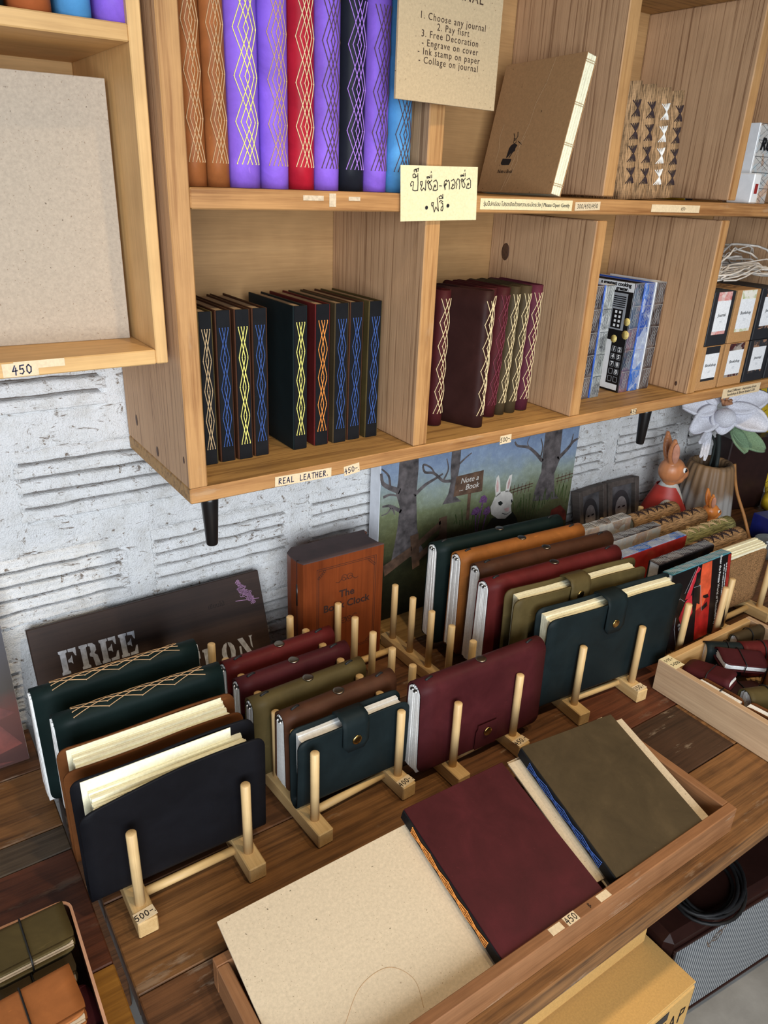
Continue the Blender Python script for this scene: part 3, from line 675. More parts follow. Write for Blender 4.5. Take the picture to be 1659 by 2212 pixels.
# printed picture on the keypad cover: local plane x=-T/2, y depth, z height
def on_cover(mb, y0, y1, z0, z1, lift=.0003): mb.box(-.015 - lift, y0, z0, -.0149, y1, z1)
kp = MB(); on_cover(kp, .002, .146, .204, .2215); kp.obj('cover_print', M_GLOSSW, KP)
kp = MB(); on_cover(kp, .006, .060, .004, .105, .0003); k2 = kp.obj('cover_print', M_GLOSSW, KP)
kp = MB(); on_cover(kp, .005, .036, .016, .110, .0005); k3 = kp.obj('keypad_print', M_GLOSSK, KP)
kp = MB()
for r in range(5):
    for c_ in range(2): 
        y0 = .0075 + .0145 * c_; z0 = .0205 + .0155 * r
        for a in ((y0, y0 + .0105, z0, z0 + .0008), (y0, y0 + .0105, z0 + .0105, z0 + .0113), (y0, y0 + .0008, z0, z0 + .011), (y0 + .0097, y0 + .0105, z0, z0 + .011)): on_cover(kp, *a, .0008)
kp.obj('key_frame', M_GREYP, k3)
SIDE = lambda y, z, l=.0009: frame((0, -1, 0), (0, 0, 1), (-1, 0, 0), (-.015 - l, y, z))
for ch, y, z in (('1', .0272, .0883), ('2', .0127, .0883), ('4', .0272, .0728), ('5', .0127, .0728), ('7', .0272, .0573), ('8', .0127, .0573), ('0', .0127, .0418)): text(ch, .0115, M_GLOSSW, k3, SIDE(y, z), 'key_digit', bold=.0003)
kp = MB(); on_cover(kp, .014, .050, .127, .200, .0005); k4 = kp.obj('oven_print', M_GREYP, KP)
kp = MB(); on_cover(kp, .020, .046, .130, .168, .0008); [on_cover(kp, .017, .047, .172 + .004 * i, .174 + .004 * i, .0008) for i in range(6)]; kp.obj('oven_panel', M_GLOSSK, k4)
kp = MB(); [on_cover(kp, .024 + .010 * c_, .029 + .010 * c_, .133 + .009 * r, .138 + .009 * r, .0010) for r in range(4) for c_ in range(2)]; kp.obj('oven_key', M_GLOSSW, k4)
kp = MB()
for y, z, r in ((.006, .146, .008), (.005, .120, .009), (.032, .108, .008)): kp.lathe([(r, 0), (r, .0007)], 10, frame((0, -1, 0), (0, 0, 1), (-1, 0, 0), (-.015, y, z)))
kp.obj('bread_print', M_BREAD, KP)
text("s greatest cooking", .0105, M_GLOSSK, KP, SIDE(.048, .2165, .0005), bold=.0004); text('greater.', .0100, M_GLOSSK, KP, SIDE(.030, .2083, .0005), bold=.0004)

# ------------------------------------------------------------------ boxed books with labels, far right of the lower shelf
M_KBOX = paper('kraft_box', (182, 138, 92), None, .7); M_KBLK = plain('black_card', (34, 35, 40), .6, 0, .08); M_LAB = paper('white_label', (232, 236, 242), None, .6)
gb = 'labelled book boxes on the lower shelf'
def book_box(x0, x1, z0, z1, mat, word, accent, lab, kraft_left=0.0, ax0=.18, ax1=.82, y=-.262):
    t = thing('book_box', lab, 'box', Matrix.Translation(((x0 + x1) / 2, y, z0)), gb); W = x1 - x0 - .001; Hh = z1 - z0 - .0004
    MB().box(-W / 2, 0, 0, W / 2, .16, Hh, .0012).obj('carton', mat, t)
    lw = W * (ax1 - ax0); cx = -W / 2 + W * (ax0 + ax1) / 2
    F = lambda a, b, l: frame((1, 0, 0), (0, 0, 1), (0, -1, 0), (a, -l, b))
    MB().box(-lw / 2, -Hh * .39, 0, lw / 2, Hh * .39, .0003).obj('picture_band', accent, t, F(cx, Hh * .60, .0001))
    l = MB().box(-lw / 2, -Hh * .28, 0, lw / 2, Hh * .28, .0004).obj('paper_label', M_LAB, t, F(cx, Hh * .55, .0003))
    text(word, .0095, M_INK, l, Matrix.Translation((0, .002, .0006)), shear=.15); text('----------\n-- --- ---', .0028, M_INK, l, Matrix.Translation((0, -.012, .0006)), 'small_print')
    return t
ACC = {n: collage('acc_' + n, c, 90, .5) for n, c in (('red', [(196, 50, 46), (214, 60, 54), (230, 225, 220), (190, 40, 40)]), ('line', [(236, 232, 222), (226, 222, 210), (240, 238, 232), (150, 170, 70)]), ('brown', [(90, 34, 34), (70, 26, 30), (60, 40, 40), (200, 190, 180)]), ('dark', [(40, 42, 48), (56, 60, 68), (34, 36, 40), (196, 150, 120)]))}
book_box(1.128, 1.206, .4824, .5775, M_KBOX, 'Bookshop', M_KBLK, 'kraft book box with black band, lower row beside the divider'); book_box(1.212, 1.300, .4824, .5775, M_KBOX, 'Bookshop', ACC['brown'], 'kraft book box with dark red picture band, second in the lower row')
book_box(1.306, 1.388, .4824, .5775, M_KBLK, 'Journal', ACC['dark'], 'black book box with white journal label in the lower row'); book_box(1.394, 1.450, .4824, .5775, M_KBLK, 'Journal', ACC['dark'], 'black book box cut by the right edge, lower row')
book_box(1.132, 1.207, .5780, .690, M_KBLK, 'Journal', ACC['red'], 'black book box with bright red band, top row beside the divider'); book_box(1.213, 1.300, .5780, .690, M_KBOX, 'Bookshop', ACC['line'], 'kraft book box with white outline lettering band, top row'); book_box(1.306, 1.388, .5780, .690, M_KBLK, 'Journal', ACC['dark'], 'black book box cut by the right edge, top row')
mb = MB()
for k in range(56):
    x0 = RND.uniform(1.135, 1.20); y0 = RND.uniform(-.25, -.06); z0 = .694 + RND.uniform(0, .02); x1 = x0 + RND.uniform(.2, .27); hh = RND.uniform(.0, .075) * RND.random() + .01; dy = RND.uniform(-.05, .05)
    mb.tube([(x0 + (x1 - x0) * u, y0 + dy * u + .01 * math.sin(9 * u + k), z0 + hh * math.sin(PI * min(1, u * .75 + .05)) + .003 * math.sin(13 * u + k)) for u in [i / 9 for i in range(10)]], RND.uniform(.0011, .0026), 5, False)
o = tag(mb.obj('twig_bundle', plain('white_twig', (206, 198, 188), .7, 0, .15)), 'loose bundle of whitewashed twigs lying on the book boxes', 'twigs'); o['kind'] = 'stuff'

# ------------------------------------------------------------------ upper middle: kraft sketchbook, woven journals, right edge
SK = thing('kraft_sketchbook', 'brown kraft sketchbook with bare white sewn spine leaning by the divider', 'book', Matrix.Translation((.652, -.247, .8604)) @ Matrix.Rotation(.215, 4, 'Y') @ rotz(-.06))
for s in (-1, 1): MB().box(s * .0105 - .0006, .0, 0, s * .0105 + .0006, .195, .208, .0003).obj('cover', M_KRAFT, SK)
for k in range(8): MB().box(-.0098 + .00246 * k, .0004 + .0005 * (k % 2), .001, -.0098 + .00246 * k + .0022, .19, .207, .0004).obj('page_signature', M_CREAM, SK)
mb = MB()
for z in (.014, .075, .134, .195):
    for dz in (0, .003): mb.tube([(-.0105, -.0003, z + dz), (.0105, -.0003, z + dz + .001)], .0006, 4, False, False)
mb.obj('sewing_thread', TH['natural'], SK)
F = frame((0, -1, 0), (0, 0, 1), (-1, 0, 0), (-.01125, .10, 0))  # cover face pointing left; a runs towards the spine
def art(mb, poly, l=.0002): mb.add([(a, b, l) for a, b in poly], [tuple(range(len(poly)))])
em = MB(); E0 = (-.033, .044); K = .000045
def ep(x, y): return (E0[0] + (x - 700) * K * 1.45, E0[1] + (1480 - y) * K - .0)
for poly in ([(700,860),(760,760),(830,710),(930,710),(1010,770),(960,870),(960,970),(900,1010),(800,1220),(770,1220),(840,1030),(700,1220),(670,1200)], [(540,1230),(900,1250),(900,1330),(860,1470),(560,1475),(500,1400)], [(980,600),(1170,730),(1160,760),(1000,640)]): art(em, [ep(*p) for p in poly])
em.ribbon([ep(*p) for p in [(760,350),(810,450),(815,540),(900,545),(940,450),(905,300)]], .0014, .0002)
em.ribbon([ep(*p) for p in [(820,570),(810,650),(860,700),(930,670),(935,580)]], .0009, .0002); em.ribbon([ep(*p) for p in [(850,590),(870,600)]], .0022, .0002)
em.obj('rabbit_emblem', M_INK, SK, F)
text('Note a Book', .0085, M_INKBR, SK, F @ Matrix.Translation((-.030, .034, .0002)), shear=.4, spacing=.9)
cr = MB()
for pts in ([(.030, .207), (.022, .170), (.008, .14), (.005, .11), (-.006, .08), (-.018, .03), (-.028, .003)], [(.002, .09), (-.008, .07), (-.003, .05), (-.02, .01)], [(-.062, .11), (-.066, .09), (-.060, .07), (-.062, .05)]): cr.ribbon(pts, .0011, .0002)
cr.obj('crease', paper('kraft_crease', (206, 170, 128)), SK, F)
def woven(name, col, k=1.0, fr=520, ax=(.08, 1, 1)):
    t = NT('woven_' + name); v = t.coords(ax); f = t.noise(v, fr, 2, .5); g = t.noise(t.coords((1, .2, .2)), fr * .8, 2)
    c = t.ramp(f, [(.36, sc_(col, .58)), (.52, col), (.7, sc_(col, 1.15))]); c = t.mix(.10, c, t.ramp(g, [(.4, sc_(col, .6)), (.6, sc_(col, 1.2))]))
    t.bump(f, 1.0, .002); return t.done(c, .9, 0, .1)
W_BR = woven('brown', (176, 140, 102), 1, 640); W_GR = woven('green', (150, 146, 98)); W_BU = woven('burlap', (158, 120, 82), 1, 700, (1, 1, .55))
for k, (th, lab) in enumerate((('dark', 'woven brown journal with dark stitches, first of four on the upper shelf'), ('dark', 'woven brown journal with dark stitches, just left of the white stitched one'), ('white', 'woven brown journal with white stitches'), ('dark', 'woven brown journal with dark stitches, just right of the white stitched one'))):
    soft_journal('woven_journal', lab, 'woven cloth journals on the upper shelf', UPR(.843 + .0385 * k, -.240, .8585, .13, -.10), .182 - .003 * k, .13, .037, .037, W_BR, M_CREAM, 3, .003, .091, True, th, [-.070 + .0345 * i for i in range(5)], 6, span=1.15, rad=.0010, cross=True)
rj = hard_book('magazine_journal', 'white and black magazine journal with bold brush lettering at the right edge', None, Matrix.Translation((1.250, -.232, .8576)), .146, .05, .075, M_GLOSSW, 'black', CG['zebra'], M_WHITE, lattice=5)
text('RU', .030, M_GLOSSK, rj, frame((1, 0, 0), (0, 0, 1), (0, -1, 0), (-.006, -.0016, .108)), shear=.2, bold=.0012)
sc1 = tag(MB().box(-.014, 0, 0, .014, .05, .055, .002).obj('small_carton', M_GLOSSW, mtx=rotz(.1, (1.205, -.255, .8577))), 'small white carton with a red mark in front of the bold lettered journal', 'carton')
MB().box(-.006, -.0006, .018, .006, -.0001, .036).obj('red_mark', M_GLOSSR, sc1)
hard_book('tall_notebook', 'tall yellow notebook at the right edge of the upper shelf', None, Matrix.Translation((1.215, -.100, .8577)), .27, .09, .03, plain('yellow_cover', (222, 190, 30), .4), 'black', M_GLOSSK, M_WHITE)

# ------------------------------------------------------------------ peg racks
def rack(label, xl, xr, yf, rot, n=7, hl=.122, tagtxt=None, side=1, back=.378, sp=.0535):
    cx = (xl + xr) / 2; w_ = xr - xl
    t = thing('peg_rack', label, 'rack', rotz(rot, (cx, yf, 0)), 'wooden peg racks on the counter')
    for s in (-1, 1):
        MB().box(s * w_ / 2 - .0125, 0, 0, s * w_ / 2 + .0125, back, .025, .0015).obj('base_bar', M_RACK, t)
        for k in range(n): MB().lathe([(.0066, -.004), (.0066, hl - .001), (.0055, hl)], 14, Matrix.Translation((s * w_ / 2, .030 + sp * k, .025))).obj('peg', M_PEG, t)
    for y in (.052, back - .045): MB().lathe([(.0062, -w_ / 2), (.0062, w_ / 2)], 12, frame((0, 1, 0), (0, 0, 1), (1, 0, 0), (0, y, .0135))).obj('dowel', M_RACKX, t)
    if tagtxt:
        s = sticker('price_label', t, .026, .016, Matrix.Translation((side * w_ / 2, .0105, .0252)) @ rz2(.12)); hand(tagtxt, .0085, .0012, M_INK, s, Matrix.Translation((0, 0, 0)))
    return t
rack('front left peg rack with a 500 tag holding two green stitched and two open journals', -.1755, -.0265, -.504, 0, 5, .120, '500-.', -1, .378, .075)
rack('middle peg rack with a 400 tag holding five small snap journals', .0800, .2340, -.498, .06, 7, .122, '400-.', 1)
rack('peg rack with a 450 tag, mostly empty, holding one maroon journal at its front', .3185, .4510, -.522, .02, 7, .122, '450.-', 1, .40, .0575)
rack('peg rack with a 350 tag holding six large snap journals', .6000, .7440, -.525, -.085, 7, .122, '350.-', 1)
rack('peg rack behind the ash box holding magazine journals', .8930, 1.0170, -.525, 0, 6, .122, sp=.07, back=.41)
rack('right hand peg rack holding woven cloth journals', 1.0820, 1.2280, -.500, 0, 6, .112, '350', -1, .41, .07)

# ------------------------------------------------------------------ journals in the racks (bars are .025 high)
Zb = .0256
SPINEUP = lambda x, y, yaw=0.0, z=Zb: rotz(yaw, (x, y, z))
ST5 = lambda L: [-L * .39 + L * .78 * i / 4 for i in range(5)]
g1 = 'journals in the front left rack'
soft_journal('leather_journal', 'dark green journal with tan stitching at the back of the front left rack', g1, SPINEUP(-.110, -.213, .01), .240, .181, .030, .054, LE['green'], M_WHITE, 5, .003, 0, True, 'sand', ST5(.236), 4, span=1.5, pz=-.002, rad=.0007, page_l=.246)
soft_journal('leather_journal', 'dark green journal with tan stitching in front of its twin', g1, SPINEUP(-.099, -.287, -.005), .236, .180, .032, .056, LE['green'], M_WHITE, 5, .003, 0, True, 'sand', ST5(.236), 4, span=1.5, rad=.0007, page_l=.240)
def open_journal(label, group, mtx, L, d, T, mat, pages, n=6, front=1.0, th=.003, sag=0.0, pg_up=-.006, inset=.012, strap=None, tt=None, snapmat=None, sheet=0):
    # spine down, fore edges up
    t = thing('open_journal', label, 'journal', mtx, group)
    P = dense_ends(u_stations(tt or T * .8, T, d, (1, 1)), .014)
    def warp(x, y, z):
        zz = d - z; f = 1.0
        if y < 0 and front < 1: zz *= front + (1 - front) * .0
        if sag and y < 0: zz -= sag * max(0, (-x / (L / 2) + .15)) ** 2 * (zz / d) ** 2
        return (x, y + .002 * math.sin(x * 30 + z * 20) * (zz / d), zz)
    cover_mesh(L, P, th, .014, 14, warp).obj('cover', mat, t)
    for i in range(n):
        u0 = -T / 2 + th + (T - 2 * th) * i / n; u1 = -T / 2 + th + (T - 2 * th) * (i + 1) / n
        hh = d + pg_up - RND.uniform(0, .004) - (sag * .5 + d * (1 - front) * .6) * max(0, (1 - (i + .5) / n)); l0 = L / 2 - inset - RND.uniform(0, .002); l1 = L / 2 - inset - RND.uniform(0, .003)
        q = .006 if 0 < i < n - 1 else .012
        MB().add([(-l0, u0 * .5, q), (l1, u0 * .5, q), (l1, u1 * .5, q), (-l0, u1 * .5, q), (-l0, u0 + .0004, hh), (l1, u0 + .0004, hh), (l1, u1 - .0004, hh), (-l0, u1 - .0004, hh)], [(0, 3, 2, 1), (4, 5, 6, 7), (0, 1, 5, 4), (1, 2, 6, 5), (2, 3, 7, 6), (3, 0, 4, 7)]).obj('page_signature', pages, t)
    if sheet:
        MB().box(-L / 2 + .012, T / 2 - th - .0026, .012, L / 2 - sheet, T / 2 - th - .0018, d - .001).obj('loose_sheet', pages, t)
    if strap:
        sx, sw, drop = strap; y0 = -T / 2 - .0022; pts = [(T / 2 + .001, d - .05), (T / 2 + .001, d - .01), (T / 2 - .003, d + .002), (0, d + .0045), (-T / 2 + .002, d + .002), (y0, d - .008), (y0, d - drop * .5), (y0, d - drop + .012), (y0, d - drop)]
        NX = 6; vs = []
        for lay in (0, 1):
            for i, (y, z) in enumerate(pts):
                hw = sw / 2 * (.62 if i == len(pts) - 1 else 1.0); a = pts[max(0, i - 1)]; b = pts[min(len(pts) - 1, i + 1)]; dx, dy = b[0] - a[0], b[1] - a[1]; l = math.hypot(dx, dy)
                for k in range(NX + 1):
                    xx = sx - hw + 2 * hw * k / NX; vs.append((xx, y - dy / l * -.0022 * lay * (1 if True else 0), z + dx / l * -.0022 * lay))
        W = NX + 1; o = len(pts) * W; fs = []
        for i in range(len(pts) - 1):
            for k in range(NX):
                q = (i * W + k, i * W + k + 1, (i + 1) * W + k + 1, (i + 1) * W + k); fs += [q, tuple(x + o for x in q)]
            for k in (0, NX): fs.append((i * W + k, (i + 1) * W + k, (i + 1) * W + k + o, i * W + k + o))
        for i in (0, len(pts) - 1): fs += [(i * W + k, i * W + k + 1, i * W + k + 1 + o, i * W + k + o) for k in range(NX)]
        mb = MB(); mb.add(vs, fs, True); st = mb.obj('strap', mat, t)
        snap(st, frame((1, 0, 0), (0, 0, 1), (0, -1, 0), (sx + .001, y0 - .0024, d - drop + .019)), snapmat or M_BRASS, .0078)
    return t
open_journal('tan suede journal standing open with thick cream pages, behind the navy one', g1, SPINEUP(-.107, -.365, -.01), .240, .172, .034, LE['suede'], M_CREAM, 7, .93, inset=.016, sheet=.020)
open_journal('navy black journal standing open with cream pages, front of the left rack', g1, SPINEUP(-.108, -.4365, -.01), .238, .176, .038, LE['navy'], M_CREAM, 7, .96, sag=.016, inset=.018, pg_up=-.012, sheet=.034)
g2 = 'small snap journals in the middle rack'
for x, y, m, lab in ((.146, -.232, 'red', 'dark red snap journal, rearmost in the middle rack'), (.145, -.284, 'wine', 'wine red snap journal, second from the back in the middle rack'), (.142, -.337, 'olive', 'olive green snap journal in the middle rack'), (.166, -.389, 'brown', 'brown snap journal behind the small teal one')):
    soft_journal('snap_journal', lab, g2, SPINEUP(x, y, .015), .200, .138, .030, .036, LE[m], M_WHITE, 4, .003, 0, snapped=True, legs=(1, 1), knots=True, page_l=.201)
open_journal('small teal journal with strap and brass snap, front of the middle rack', g2, SPINEUP(.158, -.4395, -.02), .190, .132, .030, LE['teal'], M_WHITE, 3, .97, strap=(-.002, .044, .052), inset=.008)
g4 = 'large journals in the back rack'
MR = soft_journal('snap_journal', 'large maroon snap journal standing alone in the nearly empty rack', None, SPINEUP(.385, -.4625, -.03, .0256), .254, .160, .036, .044, LE['wine'], M_WHITE, 7, .003, 0, snapped=True, knots=True, pz=-.001, page_l=.256)
s_ = MB().grid(lambda u, v: ((u - .5) * .046 * (1 if v < .85 else .86), -.0250 + .002 * (1 - v), -.004 + .050 * v), 6, 8).obj('strap', LE['wine'], MR); s_.location = (.008, 0, .002)
snap(s_, frame((1, 0, 0), (0, 0, 1), (0, -1, 0), (.001, -.0254, .028)), M_BRASS, .008)
YW = -.085
for x, y, m, lab, L in ((.655, -.200, 'green', 'large dark green snap journal, rearmost in the back rack', .315), (.665, -.254, 'tan', 'large tan snap journal in the back rack', .308), (.677, -.308, 'brown', 'large brown snap journal in the back rack', .330), (.645, -.360, 'red', 'large red snap journal in the back rack', .318)):
    soft_journal('snap_journal', lab, g4, SPINEUP(x, y, YW), L, .218, .034, .040, LE[m], M_WHITE, 8, .0025, 0, snapped=True, knots=True, pz=.01, page_l=L + .002)
open_journal('large olive journal with strap across its cream page tops', g4, SPINEUP(.653, -.415, YW), .310, .212, .030, LE['olive'], M_CREAM, 4, .97, strap=(-.010, .046, .045), inset=.016)
open_journal('large teal journal with strap and brass snap, front of the back rack', g4, SPINEUP(.687, -.469, YW), .322, .192, .036, LE['teal'], M_CREAM, 5, .97, strap=(-.008, .046, .066), inset=.008)
# ------------------------------------------------------------------ magazine and woven journals in the right hand racks
TOPSP = lambda x, y, z, a=0.0, yaw=0.0: Matrix.Translation((x, y, z)) @ Matrix.Rotation(yaw, 4, 'Z') @ Matrix.Rotation(a, 4, 'X') @ frame((0, -1, 0), (0, 0, -1), (1, 0, 0), (0, 0, 0))
gr = 'magazine journals in the rack behind the ash box'
CAR = hard_book('magazine_journal', 'magazine journal with a red sports car picture on its black cover', gr, TOPSP(.876, -.4475, .197, -.13), .193, .170, .027, M_GLOSSK, 'grey', CG['aqua'], M_WHITE, lattice=8)
hard_book('magazine_journal', 'black and white magazine journal behind the red car one', gr, TOPSP(.915, -.390, .184), .185, .158, .028, M_GLOSSK, 'grey', CG['dark'], M_WHITE, lattice=8)
hard_book('magazine_journal', 'blue magazine journal third from the back in its rack', gr, TOPSP(.890, -.320, .176), .215, .150, .028, CG['mixed'], 'grey', CG['blue'], M_WHITE, lattice=8, cov2=M_GLOSSR)
hard_book('magazine_journal', 'black magazine journal with newsprint side, second from the back', gr, TOPSP(.895, -.250, .170), .215, .144, .028, M_GLOSSK, 'grey', CG['dark'], M_WHITE, lattice=8, cov2=CG['zebra'])
hard_book('magazine_journal', 'zebra patterned magazine journal rearmost in its rack', gr, TOPSP(.890, -.180, .170), .200, .144, .030, CG['zebra'], 'black', CG['zebra'], M_WHITE, lattice=7)
CF = frame((0, 1, 0), (0, 0, 1), (1, 0, 0), (.0135, 0, 0))
CD = {'hood': [(.072,.060),(.054,.069),(.038,.100),(.057,.130),(.068,.120),(.083,.100)], 'stripe': [(.078,.002),(.067,.022),(.050,.065),(.067,.065),(.073,.040),(.088,.008)], 'win1': [(.074,.044),(.096,.045),(.104,.089),(.078,.076)], 'win2': [(.077,.016),(.089,.013),(.095,.042),(.077,.040)],
      'orange': [(.092,.001),(.125,.001),(.135,.06),(.116,.095),(.094,.10)], 'red': [(.094,.10),(.116,.095),(.135,.06),(.150,.168),(.104,.168)], 'fig1': [(.112,.072),(.128,.073),(.133,.081),(.121,.081),(.112,.076)], 'fig2': [(.122,.093),(.129,.090),(.133,.100),(.117,.106),(.112,.099)]}
def shear(p): return (p[1], p[0] - .10 * p[1])
for nm, keys, mt, lf in (('picture_panel', ('orange',), plain('print_orange', (206, 84, 52), .3, 0, .15), .0002), ('picture_panel', ('red',), plain('print_red', (150, 30, 28), .3, 0, .2), .0002), ('car_print', ('hood', 'stripe'), plain('print_crimson', (186, 40, 54), .3, 0, .15), .0004), ('window_print', ('win1', 'win2', 'fig1', 'fig2'), M_GLOSSK, .0006)):
    mb = MB(); [mb.add([(*shear(p), lf) for p in CD[k]], [tuple(range(len(CD[k])))]) for k in keys]; mb.obj(nm, mt, CAR, CF)
mb = MB()
for pts in ([(.028,.096),(.028,.120),(.043,.162)], [(.051,.124),(.062,.168)], [(.071,.007),(.046,.050)], [(.079,.002),(.055,.051)], [(.075,.045),(.096,.046),(.114,.105)], [(.058,.132),(.075,.111)], [(.021,.066),(.032,.057),(.049,.068)]): mb.ribbon([shear(p) for p in pts], .0011, .0007)
for a, b in ((.043, .117), (.047, .126), (.052, .137)): mb.lathe([(.004, 0), (.004, .0008)], 10, Matrix.Translation((*shear((a, b)), 0)))
mb.obj('chrome_print', M_GREYP, CAR, CF)
def down(s, size, a, b): return text(s, size, M_GLOSSW, CAR, frame((0, 1, 0), (0, 0, 1), (1, 0, 0), (.0142, b, a)), bold=.0001)
down('Enter the Private World of Thunderbird by Ford', .0088, .155, .084); down('no other car makes you feel it quite so well', .0045, .170, .060); down('for all added convenience and luxury', .0042, .177, .050)
MB().box(.0136, .002, .181, .0139, .085, .191).obj('red_strip', M_GLOSSR, CAR)
gw = 'woven cloth journals in the right hand rack'
for x0, x1, y, z, m, th, lab in ((1.135, 1.315, -.155, .146, W_BR, 'dark', 'woven brown journal with dark stitches, rearmost in the right rack'), (1.125, 1.325, -.225, .155, W_BR, 'dark', 'woven brown journal just behind the green woven one'), (1.120, 1.330, -.298, .158, W_GR, 'natural', 'woven green journal with pale stitches in the right rack'), (1.080, 1.262, -.366, .172, W_BR, 'dark', 'woven brown journal between the green one and the burlap one')):
    L = x1 - x0; soft_journal('woven_journal', lab, gw, SPINEUP((x0 + x1) / 2, y, 0, .0265), L, z - .0265, .044, .048, m, M_CREAM, 4, .004, 0, True, th, [-L * .4 + L * .2 * i for i in range(5)], 6, span=1.2, rad=.0012, cross=True)
open_journal('burlap covered journal with cream page tops at the front of the right rack', gw, SPINEUP(1.1505, -.432, -.03), .165, .150, .040, W_BU, M_CREAM, 6, .93, th=.004, inset=.002, pg_up=.004)

# ------------------------------------------------------------------ front tray with boards and two notebooks
TR = thing('wooden_tray', 'shallow worn wooden tray at the counter front holding boards and two notebooks', 'tray', loc=(.2355, -.7055, 0))
def tb_(n, x0, x1, y0, y1, z0, z1, m): return board(n, (x0 - .2355, y0 + .7055, z0), (x1 - .2355, y1 + .7055, z1), m, TR, .0012)
tb_('front_rail', -.133, .604, -.8045, -.7900, .0004, .047, M_TRAYX); tb_('back_rail', -.133, .604, -.6210, -.6070, .0004, .047, M_TRAYX)
tb_('side_rail', -.133, -.1185, -.7898, -.6212, .0004, .047, M_TRAYY); tb_('side_rail', .5895, .604, -.7898, -.6212, .0004, .047, M_TRAYY); tb_('bottom_panel', -.1183, .5893, -.7898, -.6212, .0006, .005, M_TRAYX)
price(TR, '450', .020, .0125, Matrix.Translation((.258 - .2355, -.7975 + .7055, .0472)) @ rz2(.02), .0085)
hand('B', .006, .0008, M_INKBR, TR, Matrix.Translation((.292 - .2355, -.7975 + .7055, .0471)), 'pencil_mark')
for x in (.232, .318): sticker('tape_scrap', TR, .02, .010, Matrix.Translation((x - .2355, -.7975 + .7055, .0471)), M_TAG, .0003)
TH_ = math.atan(.25); SL = Vector((0, math.cos(TH_), math.sin(TH_))); NV = Vector((0, -math.sin(TH_), math.cos(TH_))); XV = Vector((1, 0, 0))
def slope(x, s, h, phi=0.0):   # point on the slope: x, distance s up from the front inner corner, height h above the lowest board face
    return Vector((x, -.7885, .0165)) + SL * s + NV * h
def flat(x, s, h, phi=0.0): 
    a = XV * math.cos(phi) - SL * math.sin(phi); b = SL * math.cos(phi) + XV * math.sin(phi); return frame(a, b, NV, slope(x, s, h))
gb2 = 'greyboard sheets in the front tray'
tag(MB().box(-.1165, 0, 0, .333, .2105, .003, .0004).obj('greyboard_sheet', M_BOARDP, mtx=flat(0, 0, .0015)), 'large speckled greyboard in the tray left of the maroon notebook', 'board', gb2)
tag(MB().box(0, 0, 0, .240, .199, .003, .0004).obj('greyboard_sheet', M_BOARDP, mtx=flat(.338, .0215, .0022, .08)), 'greyboard in the tray under the olive notebook', 'board', gb2)
tag(MB().box(0, 0, 0, .21, .222, .0012, .0003).obj('greyboard_sheet', M_BOARDP, mtx=flat(.352, .002, .0004, .02)), 'thin pale board peeking out behind the olive notebook', 'board', gb2)
def catm(P, n=8):
    out = []
    for i in range(len(P) - 1):
        a, b, c, d = (Vector(P[max(0, i - 1)]), Vector(P[i]), Vector(P[i + 1]), Vector(P[min(len(P) - 1, i + 2)]))
        for q in range(n):
            u = q / n; out.append(.5 * ((2 * b) + (c - a) * u + (2 * a - 5 * b + 4 * c - d) * u * u + (3 * b - a - 3 * c + d) * u ** 3))
    return out + [Vector(P[-1])]
mb = MB(); mb.tube(catm([(-.105, .035, .0), (-.08, .022, .0), (-.045, .040, .0), (-.005, .068, .0), (.035, .070, .0), (.055, .045, .0), (.048, .015, .0)]), .00022, 4, False)
tag(mb.obj('loose_thread', TH['sand'], mtx=flat(0, 0, .0048)), 'single loose thread curling over the bare greyboard', 'thread')
def lay(x, s, h, phi): 
    a = XV * math.cos(phi) - SL * math.sin(phi); b = SL * math.cos(phi) + XV * math.sin(phi); return frame(NV, a, b, slope(x, s, h))
g5 = 'notebooks lying in the front tray'
hard_book('stitched_notebook', 'maroon leather notebook with orange stitched spine lying in the tray', g5, lay(.150, .004, .0047 + .0112, .018), .2165, .1775, .0215, LE['wine'], 'orange', holes=4, segs=4, z0=.026, rad=.00065)
hard_book('stitched_notebook', 'olive leather notebook with blue stitched spine lying in the tray', g5, lay(.354, .008, .0062 + .0112, .095), .2165, .1860, .0215, LE['taupe'], 'blue', holes=4, segs=4, z0=.026, rad=.00065)

# ------------------------------------------------------------------ ash box and its mini notebooks
AB = thing('ash_box', 'pale ash box full of mini leather notebooks at the right edge', 'box', loc=(.945, -.66, 0))
def ab(n, x0, x1, y0, y1, z0, z1, m): return board(n, (x0 - .945, y0 + .66, z0), (x1 - .945, y1 + .66, z1), m, AB, .001)
ab('side_wall', .795, .808, -.81, -.516, .0004, .067, M_BOXY); ab('side_wall', 1.082, 1.095, -.81, -.516, .0004, .067, M_BOXY); ab('back_wall', .8082, 1.0818, -.529, -.516, .0004, .067, M_BOXX); ab('front_wall', .8082, 1.0818, -.81, -.797, .0004, .067, M_BOXX); ab('bottom_panel', .8082, 1.0818, -.7968, -.5292, .0006, .006, M_BOXX)
s_ = sticker('price_label', AB, .027, .036, Matrix.Translation((.8095 - .945, -.5355 + .66, .0672)), M_NOTE, .0003); hand('1=75.-', .0065, .0010, M_INK, s_, Matrix.Translation((0, .007, 0))); hand('3=200', .0065, .0010, M_INK, s_, Matrix.Translation((.001, -.007, 0)))
